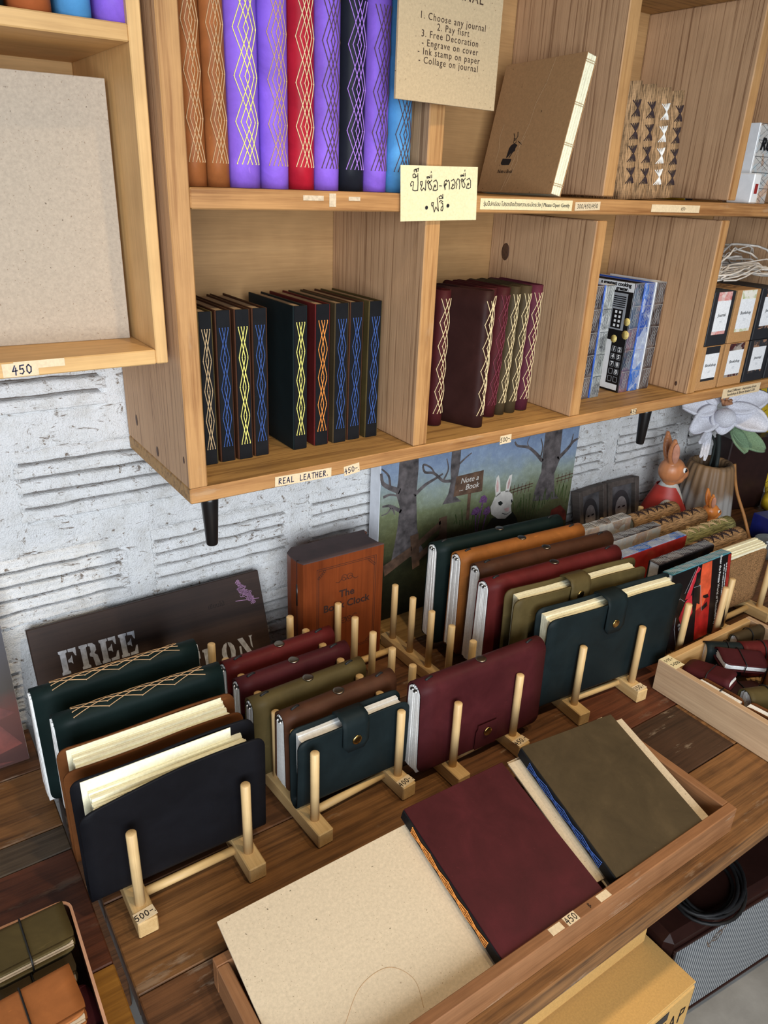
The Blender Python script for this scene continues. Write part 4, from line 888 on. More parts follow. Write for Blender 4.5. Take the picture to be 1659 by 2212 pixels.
def mini(lab, group, mtx, m, L=.086, d=.056, tt=.020, tb=.022, pages=M_WHITE, ring=False):
    t = soft_journal('mini_notebook', lab, group, mtx, L, d, tt, tb, LE[m], pages, 4, .0022, 0, cords=False, pz=.003, page_in=.003)
    loop = [((tb / 2 + .0012) * sy, z) for sy, z in ((-1, .001), (1, .001))]; P = u_stations(tt + .0035, tb + .0035, d + .0022)[::2]
    MB().tube([(.002, y, z) for y, z in P] , .0011, 5, True).obj('elastic_band', M_CORD, t)
    if ring: MB().tube([(L / 2 - .004 + .008 * math.cos(a), 0, d + .006 + .008 * math.sin(a)) for a in [k * PI / 8 for k in range(16)]], .0009, 6, True).obj('key_ring', M_STEEL, t)
    return t
gm2 = 'mini notebooks in the ash box'
LIE = lambda x, y, z, yaw, tilt=0.0, roll=0.0: Matrix.Translation((x, y, z)) @ Matrix.Rotation(yaw, 4, 'Z') @ Matrix.Rotation(roll, 4, 'Y') @ Matrix.Rotation(PI / 2 + tilt, 4, 'X')
UPS = lambda x, y, z, yaw, lean=0.0: Matrix.Translation((x, y, z)) @ Matrix.Rotation(yaw, 4, 'Z') @ Matrix.Rotation(lean, 4, 'X')
UPF = lambda x, y, z, yaw, d, lean=0.0: UPS(x, y, z + d, yaw, lean) @ Matrix.Rotation(PI, 4, 'X')   # fore edges up
mini('dark teal mini notebook standing in the back left of the ash box', gm2, UPS(.949, -.556, .0075, -.60), 'teal', .080, .066, .032, .036)
mini('maroon mini notebook with its rounded end toward the room', gm2, LIE(.880, -.583, .054, -1.40, .05, -.16), 'wine', .088, .046, .022, .018)
mini('maroon mini notebook lying crosswise with open page ends', gm2, LIE(.925, -.618, .058, -.62 + PI, -.08, -.06), 'wine', .086, .054, .024, .016)
mini('plum mini notebook in the right part of the ash box', gm2, UPS(1.010, -.592, .0090, -.45), 'red', .084, .066, .040, .042)
mini('olive mini notebook against the back wall of the ash box', gm2, UPS(1.040, -.548, .0090, -.10), 'taupe', .084, .060, .022, .026)
mini('tan mini notebook standing open side up along the left wall', gm2, UPF(.826, -.628, .0080, -1.52, .050), 'suede', .086, .050, .016, .020, ring=True)
mini('brown mini notebook open side up along the left wall, nearest the front', gm2, UPF(.832, -.722, .0080, -1.45, .054), 'suede', .088, .054, .018, .022)
mini('olive mini notebook with rounded back beside the tan one', gm2, UPS(.888, -.676, .0080, -.35), 'olive', .080, .060, .038, .040, ring=True)
mini('camel mini notebook in the middle of the ash box', gm2, UPS(.962, -.652, .0090, .55), 'camel', .080, .064, .022, .026)
mini('dark brown mini notebook low between the maroon and the olive ones', gm2, LIE(.905, -.615, .026, -.40), 'darkbrown', .080, .050, .020, .020)
mini('brown mini notebook low at the right of the ash box', gm2, LIE(1.035, -.640, .030, .3), 'brown', .086, .056, .024, .024)
mini('tan mini notebook low at the front of the ash box', gm2, LIE(.900, -.722, .020, -.1), 'tan', .086, .056, .020, .020)
mini('maroon mini notebook low at the front right of the ash box', gm2, LIE(1.010, -.722, .020, .1), 'wine', .086, .056, .020, .020)

# ------------------------------------------------------------------ leather tray at the left edge
LT = thing('leather_tray', 'brown leather tray with raw tan rim cut by the left edge', 'tray', rotz(-.02, (-.385, -.565, 0)))
def rrect(hx, hy, r, n=6): return [(sx * (hx - r) + r * math.cos(a0 + PI / 2 * k / n), sy * (hy - r) + r * math.sin(a0 + PI / 2 * k / n)) for sx, sy, a0 in ((1, 1, 0), (-1, 1, PI / 2), (-1, -1, PI), (1, -1, 1.5 * PI)) for k in range(n + 1)]
o_, i_ = rrect(.132, .124, .016), rrect(.1288, .1208, .0132); n = len(o_)
mb = MB(); vs = [(x, y, .001) for x, y in o_] + [(x, y, .052) for x, y in o_] + [(x, y, .052) for x, y in i_] + [(x, y, .004) for x, y in i_]
mb.add(vs, [(q * n + i, q * n + (i + 1) % n, (q + 1) * n + (i + 1) % n, (q + 1) * n + i) for q in range(3) for i in range(n)] + [tuple(range(n)), tuple(range(3 * n, 4 * n))], False); mb.obj('tray_body', LE['brown'], LT)
mb = MB(); vs = [(x, y, .0521) for x, y in o_] + [(x, y, .0535) for x, y in o_] + [(x, y, .0535) for x, y in i_] + [(x, y, .0521) for x, y in i_]
mb.add(vs, [(q * n + i, q * n + (i + 1) % n, ((q + 1) % 4) * n + (i + 1) % n, ((q + 1) % 4) * n + i) for q in range(4) for i in range(n)]); mb.obj('rim', leather('raw_edge', (206, 156, 124), .7), LT)
gl = 'mini notebooks in the leather tray'
mini('olive mini notebook lying on top at the back of the leather tray', gl, LIE(-.304, -.5150, .0560, PI + .03, .04), 'olive', .092, .066, .018, .016, M_KPAGE)
mini('grey olive mini notebook just below the olive one in the leather tray', gl, LIE(-.306, -.5420, .0330, PI + .05), 'taupe', .084, .062, .018, .018, M_KPAGE, ring=True)
mini('camel mini notebook lying in the middle of the leather tray', gl, LIE(-.318, -.6080, .0540, PI + .06, .05), 'camel', .100, .074, .020, .020, M_KPAGE)
mini('dark red mini notebook mostly hidden under the camel one', gl, LIE(-.298, -.550, .0230, .1), 'wine', .078, .058, .020, .020)
mini('brown mini notebook lying flat at the left of the leather tray', gl, LIE(-.430, -.470, .0180, .1), 'brown', .080, .058, .020, .020)
mini('dark olive mini notebook near the front of the leather tray', gl, LIE(-.300, -.620, .0340, .1), 'taupe', .080, .046, .022, .022, ring=True)
mini('tan mini notebook at the front left of the leather tray', gl, LIE(-.430, -.570, .0180, .0), 'suede', .084, .058, .020, .020)
# ------------------------------------------------------------------ things standing along the wall
# stencilled sign
M_SIGNW = wood('sign_wood', (64, 46, 38), (40, 28, 24), 'X', 60, .6, .2)
M_STEN = plain('stencil_paint', (186, 190, 200), .7, 0, .18, 120)
LEAN = math.atan2(.065, .185)
FS = tag(MB().box(-.204, 0, 0, .204, .195, .011, .0012).obj('stencilled_sign', M_SIGNW, mtx=frame((1, 0, 0), (0, math.sin(LEAN), math.cos(LEAN)), (0, -math.cos(LEAN), math.sin(LEAN)), (.003, -.0795, .0012))), 'dark wooden sign with white stencilled letters leaning on the wall', 'sign')
RC = lambda a, b, c, d: [(a, b), (c, b), (c, d), (a, d)]
ST = {'F': [[(0,0),(.42,0),(.42,.1),(.34,.14),(.34,.86),(.42,.9),(.42,1),(0,1),(0,.9),(.06,.86),(.06,.14),(0,.1)], [(.47,1),(.86,1),(.84,.66),(.78,.68),(.7,.86),(.47,.88)], [(.4,.56),(.54,.62),(.62,.72),(.62,.36),(.54,.44),(.4,.46)]],
      'I': [[(0,0),(.44,0),(.44,.1),(.36,.14),(.36,.86),(.44,.9),(.44,1),(0,1),(0,.9),(.08,.86),(.08,.14),(0,.1)]]}
ST['E'] = ST['F'] + [[(.47,0),(.88,0),(.9,.38),(.82,.36),(.72,.14),(.47,.12)]]
ST['R'] = [ST['F'][0], [(.46,1),(.68,.98),(.82,.86),(.82,.66),(.70,.54),(.84,.44),(.92,.06),(.98,0),(.66,0),(.60,.40),(.46,.46),(.46,.56),(.54,.62),(.54,.86),(.46,.9)]]
ST['O'] = [[(.42,1),(.24,.94),(.08,.76),(.02,.5),(.08,.24),(.24,.06),(.42,0),(.42,.1),(.34,.3),(.32,.5),(.34,.7),(.42,.9)], [(.50,1),(.68,.94),(.84,.76),(.90,.5),(.84,.24),(.68,.06),(.50,0),(.50,.1),(.58,.3),(.60,.5),(.58,.7),(.50,.9)]]
ST['N'] = [RC(.04, 0, .16, .62), [(0,1),(.34,1),(.86,.1),(.86,0),(.62,0),(.1,.84)], [(.74,1),(.98,1),(.9,.9),(.9,.36),(.8,.5),(.8,.9)]]
ST['T'] = [[(.3,0),(.66,0),(.62,.12),(.62,.94),(.34,.94),(.34,.12)], [(0,1),(.28,1),(.28,.88),(.14,.8),(.06,.64),(0,.64)], [(.96,1),(.68,1),(.68,.88),(.82,.8),(.9,.64),(.96,.64)]]
for word, x0, y0, h, adv in (('FREE', -.165, .106, .041, .0325), ('TION', .036, .038, .039, .0345)):
    for i, ch in enumerate(word):
        mb = MB()
        for poly in ST[ch]: mb.prism([(x0 + adv * i + a * h * .78, y0 + b * h) for a, b in poly], .0111, .0115)
        mb.obj('stencil_letter', M_STEN, FS)
mb = MB()
for k in range(64):
    u = RND.random(); cx = .160 + .022 * u + RND.uniform(-.007, .007) * (1.2 - abs(u - .5)); cy = .180 - .040 * u + RND.uniform(-.006, .006); r = RND.uniform(.0014, .0032)
    mb.ribbon([(cx + r * math.cos(a), cy + r * math.sin(a)) for a in [q * .9 + k for q in range(7)]], .0010, .0113)
mb.ribbon([(.150, .148), (.172, .145), (.196, .142)], .0012, .0113)
mb.obj('painted_flower', plain('lilac_paint', (176, 132, 168), .7), FS)
text('เขียนไม้', .011, plain('faded_ink', (34, 24, 20), .8), FS, Matrix.Translation((.112, .150, .0112)), 'faded_writing')

# book shaped wooden box
M_CLK = wood('clock_wood', (132, 64, 30), (92, 42, 20), 'Z', 50, .35, .05); M_CLKT = plain('clock_top', (74, 56, 56), .7, 0, .12, 30); M_CLKD = plain('engraving', (46, 22, 14), .7)
CK = thing('book_clock', 'brown wooden book shaped clock box standing against the wall', 'clock', rotz(-.015, (.330, -.103, .0008)))
W2, D0, D1, HH = .0865, -.036, .034, .242
mb = MB(); mb.prism([(-W2, D0), (W2, D0), (W2 + .0005, D0 + .008), (W2 - .007, D0 + .012), (W2 - .010, -.0), (W2 - .007, D1 - .012), (W2 + .0005, D1 - .008), (W2, D1), (-W2 + .012, D1), (-W2 - .004, D1 - .015), (-W2 - .006, 0), (-W2 - .004, D0 + .012)], 0, HH - .002); mb.obj('book_body', M_CLK, CK)
mb = MB(); mb.prism([(-W2 + .001, D0), (W2, D0), (W2 - .007, D0 + .012), (W2 - .010, -.0), (W2 - .007, D1 - .012), (W2, D1), (-W2 + .012, D1), (-W2 - .004, D1 - .015), (-W2 - .006, 0), (-W2 - .004, D0 + .012)], HH - .002, HH); mb.obj('top_face', M_CLKT, CK)
MB().box(-W2 - .0045, D0 + .0155, .0, -W2 + .0, D0 + .0175, HH, .0).obj('cover_seam', M_CLKD, CK)
for z in (.06, .172): MB().lathe([(.0022, -.022), (.0022, .022)], 8, Matrix.Translation((-W2 - .0038, D0 + .016, z))).obj('hinge', M_IRON, CK)
FC = frame((1, 0, 0), (0, 0, 1), (0, -1, 0), (0, D0, 0)); mb = MB()
for k, ins in enumerate((.0, .0035)):
    a, b, c, d = -.058 + ins, .030 + ins, .070 - ins, .222 - ins; mb.ribbon([(a, b), (c, b), (c, d), (a, d), (a, b)], .0008, .0003)
for sx, sy in ((-.058, .030), (.070, .030), (.070, .222), (-.058, .222)):
    ux, uy = (1 if sx < 0 else -1), (1 if sy < .1 else -1)
    for k in range(5): mb.ribbon([(sx + ux * (.004 + .003 * k) + .0024 * math.cos(q), sy + uy * (.018 - .003 * k) + .0024 * math.sin(q)) for q in [j * .8 for j in range(8)]], .0007, .0003)
for cy, s in ((.186, 1), (.105, -1)):
    for sx in (-1, 1):
        mb.ribbon([(.006 + sx * (.002 + .022 * u), cy + s * (.010 * math.sin(u * 5.2) * (1 - u))) for u in [j / 10 for j in range(11)]], .0010, .0003); mb.ribbon([(.006 + sx * (.006 + .006 * math.cos(q)), cy + s * (.006 + .006 * math.sin(q))) for q in [j * .6 for j in range(11)]], .0009, .0003)
mb.obj('engraving', M_CLKD, CK, FC)
text('The', .021, M_CLKD, CK, FC @ Matrix.Translation((.006, .158, .0003)), bold=.0004); text('Book Clock', .021, M_CLKD, CK, FC @ Matrix.Translation((.006, .134, .0003)), bold=.0004)

# big canvas painting
t = NT('painted_landscape'); tc = t.n('ShaderNodeTexCoord'); sx_ = t.n('ShaderNodeSeparateXYZ'); t.l(tc.outputs['Object'], sx_.inputs[0])
nz = t.noise(tc.outputs['Object'], 9, 5, .6); ad = t.n('ShaderNodeMath', operation='MULTIPLY_ADD'); t.l(nz, ad.inputs[0]); ad.inputs[1].default_value = .11; t.l(sx_.outputs[1], ad.inputs[2])
xs_ = t.n('ShaderNodeMath', operation='MULTIPLY_ADD'); t.l(sx_.outputs[0], xs_.inputs[0]); xs_.inputs[1].default_value = .05; t.l(ad.outputs[0], xs_.inputs[2])
c = t.ramp(xs_.outputs[0], [(.10, (26, 28, 20)), (.19, (46, 48, 32)), (.25, (92, 92, 62)), (.30, (124, 130, 100)), (.345, (152, 162, 156)), (.40, (142, 158, 184)), (.47, (108, 126, 160))])
c = t.mix(.35, c, t.ramp(t.noise(tc.outputs['Object'], 55, 5, .75), [(.35, (50, 58, 44)), (.5, (128, 132, 104)), (.68, (206, 212, 206))]), 'SOFT_LIGHT')
t.bump(t.noise(tc.outputs['Object'], 220, 3), .3, .001); M_PAINT = t.done(c, .45, 0, .4)
PT = thing('canvas_painting', 'landscape painting of bare trees and a white rabbit behind the racks', 'painting', frame((1, 0, 0), (0, 0, 1), (0, -1, 0), (.465, -.050, .0008)))
MB().box(0, 0, -.036, .567, .43, 0, .001).obj('stretched_canvas', M_WPAINT, PT)
MB().box(.0005, .0005, .0001, .5665, .4295, .0004).obj('painted_landscape', M_PAINT, PT)
def pm(nm, c, v=.2, sc=60): return plain(nm, c, .5, 0, v, sc)
P_TR, P_TRL, P_WD, P_WH, P_DK, P_PK, P_MU, P_RD = pm('paint_trunk', (84, 78, 78), .35), pm('paint_bark', (126, 120, 118), .3), pm('paint_wood', (92, 70, 56), .25), pm('paint_fur', (214, 208, 200), .08), pm('paint_suit', (26, 32, 30)), pm('paint_pink', (196, 160, 156)), pm('paint_purple', (104, 70, 110), .3, 300), pm('paint_redcap', (90, 34, 26), .3)
def pp(nm, mat, polys=(), ribs=(), l=.0006):
    mb = MB()
    for p in polys: mb.add([(a, b, l) for a, b in p], [tuple(range(len(p)))])
    for pts, w0 in ribs:
        pts = [tuple(v)[:2] for v in catm([(a, b, 0) for a, b in pts], 5)] if len(pts) > 2 else pts
        m = len(pts)
        for i in range(m - 1): mb.ribbon(pts[i:i + 2], w0 * (1 - .6 * i / m), l + .00002 * (i % 7))
    return mb.obj(nm, mat, PT)
pp('painted_tree', P_TR, [[(.045,.43),(.088,.43),(.092,.354),(.093,.337),(.091,.282),(.098,.205),(.107,.168),(.125,.136),(.035,.140),(.042,.18),(.047,.216),(.050,.262),(.039,.293),(.043,.321)]],
   [([(.046,.298),(.024,.309),(.006,.322),(.001,.342)], .012), ([(.088,.282),(.113,.298),(.135,.306),(.157,.314)], .009), ([(.052,.252),(.026,.269),(.008,.271)], .008), ([(.026,.267),(.034,.258),(.038,.248)], .005), ([(.010,.292),(.025,.294),(.042,.288)], .006), ([(.024,.309),(.019,.335),(.002,.353)], .006), ([(.030,.267),(.020,.255),(.006,.252)], .004)])
pp('painted_tree', P_TR, [[(.179,.43),(.203,.43),(.203,.323),(.201,.307),(.194,.258),(.216,.240),(.163,.243),(.177,.265),(.182,.294),(.178,.321)]], [([(.180,.294),(.159,.299),(.134,.320),(.110,.327),(.105,.344),(.125,.334),(.138,.316)], .007), ([(.162,.301),(.172,.322),(.166,.346)], .005), ([(.203,.330),(.218,.340),(.233,.348)], .005)])
pp('painted_tree', P_TR, [[(.452,.43),(.506,.43),(.508,.351),(.510,.315),(.513,.286),(.500,.252),(.509,.205),(.528,.182),(.438,.193),(.442,.226),(.455,.264),(.452,.307)]], [([(.452,.293),(.428,.315),(.402,.333),(.369,.342),(.359,.352)], .009), ([(.508,.290),(.534,.308),(.550,.323),(.564,.328)], .011), ([(.446,.301),(.449,.325),(.440,.348)], .005), ([(.540,.312),(.545,.325),(.547,.342)], .006), ([(.405,.333),(.398,.345),(.404,.360)], .003)])
pp('painted_fence', P_WD, [[(.156,.212),(.178,.214),(.183,.157),(.161,.159)], [(.081,.188),(.103,.190),(.111,.111),(.092,.105)], [(.105,.172),(.161,.206),(.164,.189),(.106,.156)], [(.014,.134),(.086,.163),(.089,.141),(.019,.108)], [(.106,.140),(.160,.170),(.163,.156),(.108,.122)]], [], .0010)
pp('hill_fence', P_WD, (), [([(.357,.236),(.431,.240)], .0025), ([(.357,.229),(.431,.233)], .0022)] + [([(.36 + .012 * k, .222), (.361 + .012 * k, .246)], .0018) for k in range(6)], .0007)
pp('hill_fence', P_WD, (), [([(.508,.237),(.567,.240)], .0025), ([(.512,.229),(.567,.231)], .0022)] + [([(.515 + .013 * k, .222), (.516 + .013 * k, .246)], .0018) for k in range(4)], .0007)
pp('painted_signpost', P_WD, [[(.196,.301),(.273,.302),(.274,.252),(.192,.255)], [(.233,.254),(.242,.254),(.243,.190),(.234,.190)]], [], .0008)
text('Note a\n... Book', .018, P_WH, PT, Matrix.Translation((.234, .279, .0010)), 'painted_lettering', shear=.25, line=.95)
pp('rabbit_suit', P_DK, [[(.285,.10),(.290,.151),(.313,.178),(.331,.176),(.376,.180),(.392,.160),(.415,.10)]], [], .0008)
pp('rabbit_head', P_WH, [[(.315,.230),(.331,.239),(.353,.238),(.368,.226),(.373,.211),(.368,.197),(.373,.178),(.354,.167),(.331,.172),(.309,.188),(.304,.207)], [(.317,.228),(.312,.252),(.313,.276),(.319,.282),(.325,.267),(.331,.235)], [(.345,.235),(.346,.259),(.353,.274),(.361,.276),(.361,.260),(.357,.234)]], [], .0010)
pp('rabbit_ear_lining', P_PK, [[(.318,.240),(.315,.258),(.317,.272),(.321,.262),(.324,.242)]], [], .0012); pp('rabbit_ear_lining', P_PK, [[(.350,.242),(.350,.258),(.355,.268),(.357,.258),(.354,.242)]], [], .0012)
pp('rabbit_face', P_DK, [[(.326,.214),(.334,.216),(.342,.209),(.336,.204),(.329,.207)], [(.366,.212),(.370,.213),(.372,.205),(.368,.204)]], [([(.343,.183),(.357,.178),(.368,.182)], .0018)], .0012); pp('rabbit_nose', P_PK, [[(.346,.194),(.364,.194),(.362,.184),(.353,.185)]], [], .0012)
pp('painted_mushroom', P_MU, [[(.268,.226),(.273,.239),(.283,.241),(.292,.231),(.290,.221)], [(.247,.200),(.252,.213),(.265,.217),(.276,.206),(.267,.196)], [(.282,.194),(.287,.207),(.300,.211),(.305,.196),(.298,.189)]], [([(.279,.222),(.272,.18),(.270,.15)], .004), ([(.262,.198),(.264,.17),(.268,.15)], .004), ([(.293,.19),(.288,.165),(.286,.14)], .005)], .0010)
pp('painted_red_mushroom', P_RD, [[(.503,.130),(.508,.156),(.537,.163),(.560,.142),(.566,.116)], [(.20,.11),(.215,.13),(.245,.135),(.262,.12),(.258,.10)]], [([(.535,.128),(.533,.08)], .016)], .0010)
pp('painted_grass', pm('paint_grass', (66, 80, 44), .3), (), [([(x, .17 + .02 * math.sin(x * 40)), (x + RND.uniform(-.008, .008), .19 + RND.uniform(0, .03))], .0028) for x in [.20 + .0085 * k for k in range(43)]], .0007)

# dark painting at the left edge
t = NT('leaf_painting'); tc = t.n('ShaderNodeTexCoord'); nz = t.noise(tc.outputs['Object'], 12, 5, .6, 1.0); sx_ = t.n('ShaderNodeSeparateXYZ'); t.l(tc.outputs['Object'], sx_.inputs[0])
ad = t.n('ShaderNodeMath', operation='MULTIPLY_ADD'); t.l(nz, ad.inputs[0]); ad.inputs[1].default_value = .08; t.l(sx_.outputs[1], ad.inputs[2])
c = t.ramp(ad.outputs[0], [(.08, (70, 36, 30)), (.14, (88, 46, 36)), (.165, (60, 52, 46)), (.25, (66, 64, 70)), (.34, (84, 90, 106))]); M_LEAFP = t.done(c, .5, 0, .4)
L2 = math.atan2(.075, .33); LP = thing('leaf_painting', 'dark painting with red leaves leaning on the wall at the left edge', 'painting', frame((1, 0, 0), (0, math.sin(L2), math.cos(L2)), (0, -math.cos(L2), math.sin(L2)), (-.237, -.101, .0008)))
MB().box(-.34, 0, -.012, 0, .335, 0, .001).obj('stretched_canvas', M_WPAINT, LP); MB().box(-.3395, .0005, .0001, -.0003, .3345, .0004).obj('painted_surface', M_LEAFP, LP)
mb = MB()
for pts in ([(-.005, .085), (-.04, .11), (-.09, .10), (-.05, .075)], [(-.005, .03), (-.03, .07), (-.10, .055), (-.06, .02)], [(-.02, .005), (-.07, .015), (-.12, .005)]): mb.add([(a, b, .0006) for a, b in pts], [tuple(range(len(pts)))])
mb.obj('painted_leaf', pm('paint_leaf', (98, 46, 38), .25, 40), LP)

# two small dark frames
M_FRM = wood('grey_frame', (108, 98, 92), (66, 58, 54), 'Z', 60, .7, .4); M_PRT = plain('portrait_print', (92, 90, 92), .5, 0, .35, 26); M_HAIR = plain('portrait_hair', (62, 60, 62), .5); M_FACE = plain('portrait_face', (150, 142, 140), .5, 0, .15, 60)
for k, (x, a, lab) in enumerate(((1.150, .10, 'small grey wooden frame with a portrait, left of its twin by the wall'), (1.268, -.06, 'small grey wooden frame with a portrait, beside the rabbit figurine'))):
    F0 = Matrix.Translation((x, -.046, .0010)) @ Matrix.Rotation(a, 4, 'Z') @ Matrix.Rotation(-.20, 4, 'X') @ frame((1, 0, 0), (0, 0, 1), (0, -1, 0), (0, 0, 0)); ft = thing('picture_frame', lab, 'frame', F0, 'small portrait frames by the wall')
    MB().box(-.056, 0, -.006, .056, .168, 0).obj('picture', M_PRT, ft)
    for q in ((-.058, 0, -.010, -.043, .17, .014), (.043, 0, -.010, .058, .17, .014), (-.0428, 0, -.010, .0428, .015, .012), (-.0428, .155, -.010, .0428, .17, .012)): MB().box(*q, .001).obj('frame_bar', M_FRM, ft)
    mb = MB(); mb.add([(.002 + .034 * math.cos(q * PI / 10), .096 + .044 * math.sin(q * PI / 10), .0003) for q in range(20)], [tuple(range(20))]); mb.obj('portrait_hair', M_HAIR, ft); mb = MB(); mb.add([(.004 + .022 * math.cos(q * PI / 10), .088 + .034 * math.sin(q * PI / 10), .0006) for q in range(20)], [tuple(range(20))]); mb.add([(-.010, .056, .0005), (.018, .056, .0005), (.022, .02, .0005), (-.014, .02, .0005)], [(0, 1, 2, 3)]); mb.obj('portrait_face', M_FACE, ft)
    mb = MB(); mb.ribbon([(-.008, .093), (-.002, .094)], .004, .0008); mb.ribbon([(.010, .093), (.017, .094)], .004, .0008); mb.ribbon([(-.002, .068), (.011, .068)], .003, .0008); mb.obj('portrait_shading', M_GLOSSK, ft)

# rabbit figurines
M_RAB = plain('terracotta_glaze', (196, 128, 84), .35, 0, .10, 20); M_VEST = plain('red_glaze', (170, 52, 44), .45, 0, .1, 30); M_SHIRT = plain('shirt_glaze', (186, 188, 186), .35); M_EAR = plain('ear_pink', (206, 146, 120), .35); M_RAB2 = plain('orange_glaze', (212, 130, 62), .3, 0, .1, 20)
def fuse(mb, name, mat, parent, mtx, vox, sm=4):
    o = mb.obj(name, mat, parent, mtx); r = o.modifiers.new('fuse', 'REMESH'); r.mode = 'VOXEL'; r.voxel_size = vox; r.use_smooth_shade = True
    s = o.modifiers.new('soften', 'SMOOTH'); s.iterations = sm; s.factor = .5; return o
def ear(mb, base, tip, w_, th, n=8):
    base, tip = Vector(base), Vector(tip); ax = tip - base
    for k in range(n + 1):
        u = k / n; r = w_ * (math.sin(PI * (.12 + .80 * u)) ** .8); p = base + ax * u; mb.ball(p, (r, th, max(r * .7, ax.length / n * .8)), None, 10, 6)
def rabbit(label, loc, yaw, s, skin, vest, shirt, face=(.62, .0)):
    t = thing('rabbit_figurine', label, 'figurine', rotz(yaw, loc)); BR_ = Matrix.Rotation(-.55, 4, 'Z')
    def P(mb): mb.v = [(a * s, b * s, c * (s * .35 + .65) if s > .8 else c * s) for a, b, c in mb.v]; return mb
    mb = MB(); mb.lathe([(.0, 0), (.072, .0), (.078, .03), (.070, .07), (.054, .115), (.040, .148), (.029, .168), (.018, .185)], 20, Matrix.Diagonal((1, .8, 1, 1)).to_4x4())
    mb.ball((.0, -.053, .098), (.026, .022, .046)); mb.ball((.0, .053, .098), (.026, .022, .046)); mb.ball((.015, -.060, .062), (.022, .018, .030))
    fuse(P(mb), 'body', shirt, t, BR_, .004 * s, 3)
    prof = [(.074, .002), (.0805, .03), (.0735, .07), (.058, .115), (.043, .150), (.034, .170)]
    mb = MB()
    def gv(u, v):
        i = min(len(prof) - 2, int(v * (len(prof) - 1))); f = v * (len(prof) - 1) - i; r = prof[i][0] * (1 - f) + prof[i + 1][0] * f; z = prof[i][1] * (1 - f) + prof[i + 1][1] * f
        gap = .05 + .95 * max(0, v - .40) / .60; a = gap + (2 * PI - 2 * gap) * u; return (r * math.cos(a) * 1.03, r * math.sin(a) * .84, z)
    mb.grid(gv, 40, 12); P(mb).obj('vest', vest, t, BR_)
    mb = MB(); [mb.ball((.081 - .012 * k, .006, .035 + .032 * k), (.004, .004, .004), None, 8, 6) for k in range(2)]; P(mb).obj('vest_button', plain('gold_glaze', (190, 130, 60), .3), t, BR_)
    mb = MB(); mb.ball((0, 0, .212), (.040, .035, .036), None, 18, 12); mb.ball((.030, 0, .203), (.026, .023, .022), None, 16, 10); mb.ball((.018, 0, .190), (.024, .027, .018), None, 14, 10); mb.ball((.0, 0, .18), (.022, .022, .020), None, 12, 8)
    ear(mb, (-.014, -.014, .235), (-.034, -.034, .305), .019, .009); ear(mb, (-.010, .014, .235), (-.008, .040, .305), .017, .009)
    fuse(P(mb), 'head', skin, t, None, .0028 * s, 3)
    mb = MB(); mb.ball((0, 0, 0), (.011, .003, .034), frame((.96, -.28, 0), (.27, .92, .27), (-.27, -.27, .92), (-.0235, -.0355, .270)), 12, 8); P(mb).obj('ear_lining', M_EAR, t)
    mb = MB(); mb.ball((.022, -.0275, .219), (.0075, .0055, .0075), None, 12, 8); mb.ball((.022, .0275, .219), (.0075, .0055, .0075), None, 12, 8); P(mb).obj('eye_white', M_WHITE, t)
    mb = MB(); mb.ball((.0245, -.0305, .219), (.005, .0036, .0055), None, 10, 8); mb.ball((.0245, .0305, .219), (.005, .0036, .0055), None, 10, 8); P(mb).obj('pupil', M_GLOSSK, t)
    mb = MB(); mb.ball((.0545, 0, .206), (.004, .005, .0035), None, 8, 6); P(mb).obj('nose', plain('nose_glaze', (110, 56, 44), .3), t)
    mb = MB(); mb.tube([(.046, -.012, .190), (.050, -.006, .188), (.051, 0, .189)], .0012, 5); P(mb).obj('mouth', plain('nose_glaze', (110, 56, 44), .3), t)
    return t
rabbit('ceramic rabbit figurine with long ears and a red vest, the larger one', (1.362, -.098, .0006), -.35, .90, M_RAB, M_VEST, M_SHIRT)
rabbit('small orange ceramic rabbit in front of the fluted vase', (1.405, -.205, .0006), -.35, .56, M_RAB2, M_RAB2, M_RAB2)

# fluted vase with crocheted flower
t = NT('vase_glaze'); v = t.coords((1, 1, .3), 0); sp_ = t.n('ShaderNodeTexCoord'); s3 = t.n('ShaderNodeSeparateXYZ'); t.l(sp_.outputs['Object'], s3.inputs[0])
nn = t.noise(v, 22, 5); m_ = t.n('ShaderNodeMath', operation='MULTIPLY_ADD'); t.l(nn, m_.inputs[0]); m_.inputs[1].default_value = .16; t.l(s3.outputs[2], m_.inputs[2])
M_VASE = t.done(t.ramp(m_.outputs[0], [(.19, (150, 148, 146)), (.225, (122, 98, 74)), (.30, (134, 104, 72))]), .55)
VS = thing('fluted_vase', 'fluted grey and brown vase holding the crocheted flower', 'vase', loc=(1.512, -.115, .0006))
MB().lathe([(.0, 0), (.078, 0), (.081, .01), (.076, .07), (.068, .14), (.060, .190), (.056, .204), (.051, .209), (.043, .205), (.040, .18), (.042, .06), (0, .05)], 96, None, True, lambda a, z: 1 + .035 * math.cos(20 * a) * (1 if .004 < z < .21 else 0)).obj('vase_body', M_VASE, VS)
M_YARN = plain('white_yarn', (212, 212, 220), .9, 0, .12, 420); M_LEAFY = plain('green_yarn', (116, 142, 110), .9, 0, .16, 380); M_STEM = plain('dark_stem', (36, 44, 42), .7)
FL = thing('crochet_flower', 'large white crocheted flower with green leaf standing in the vase', 'flower', loc=(1.462, -.135, .372))
mb = MB(); [mb.tube(catm([(.040 + .010 * k, .01 * k + .0, -.26), (.040 + .008 * k, .008 * k, -.14), (.015 + .006 * k, .01, -.02)], 6), .0055, 8) for k in range(4)]; mb.obj('stem', M_STEM, FL)
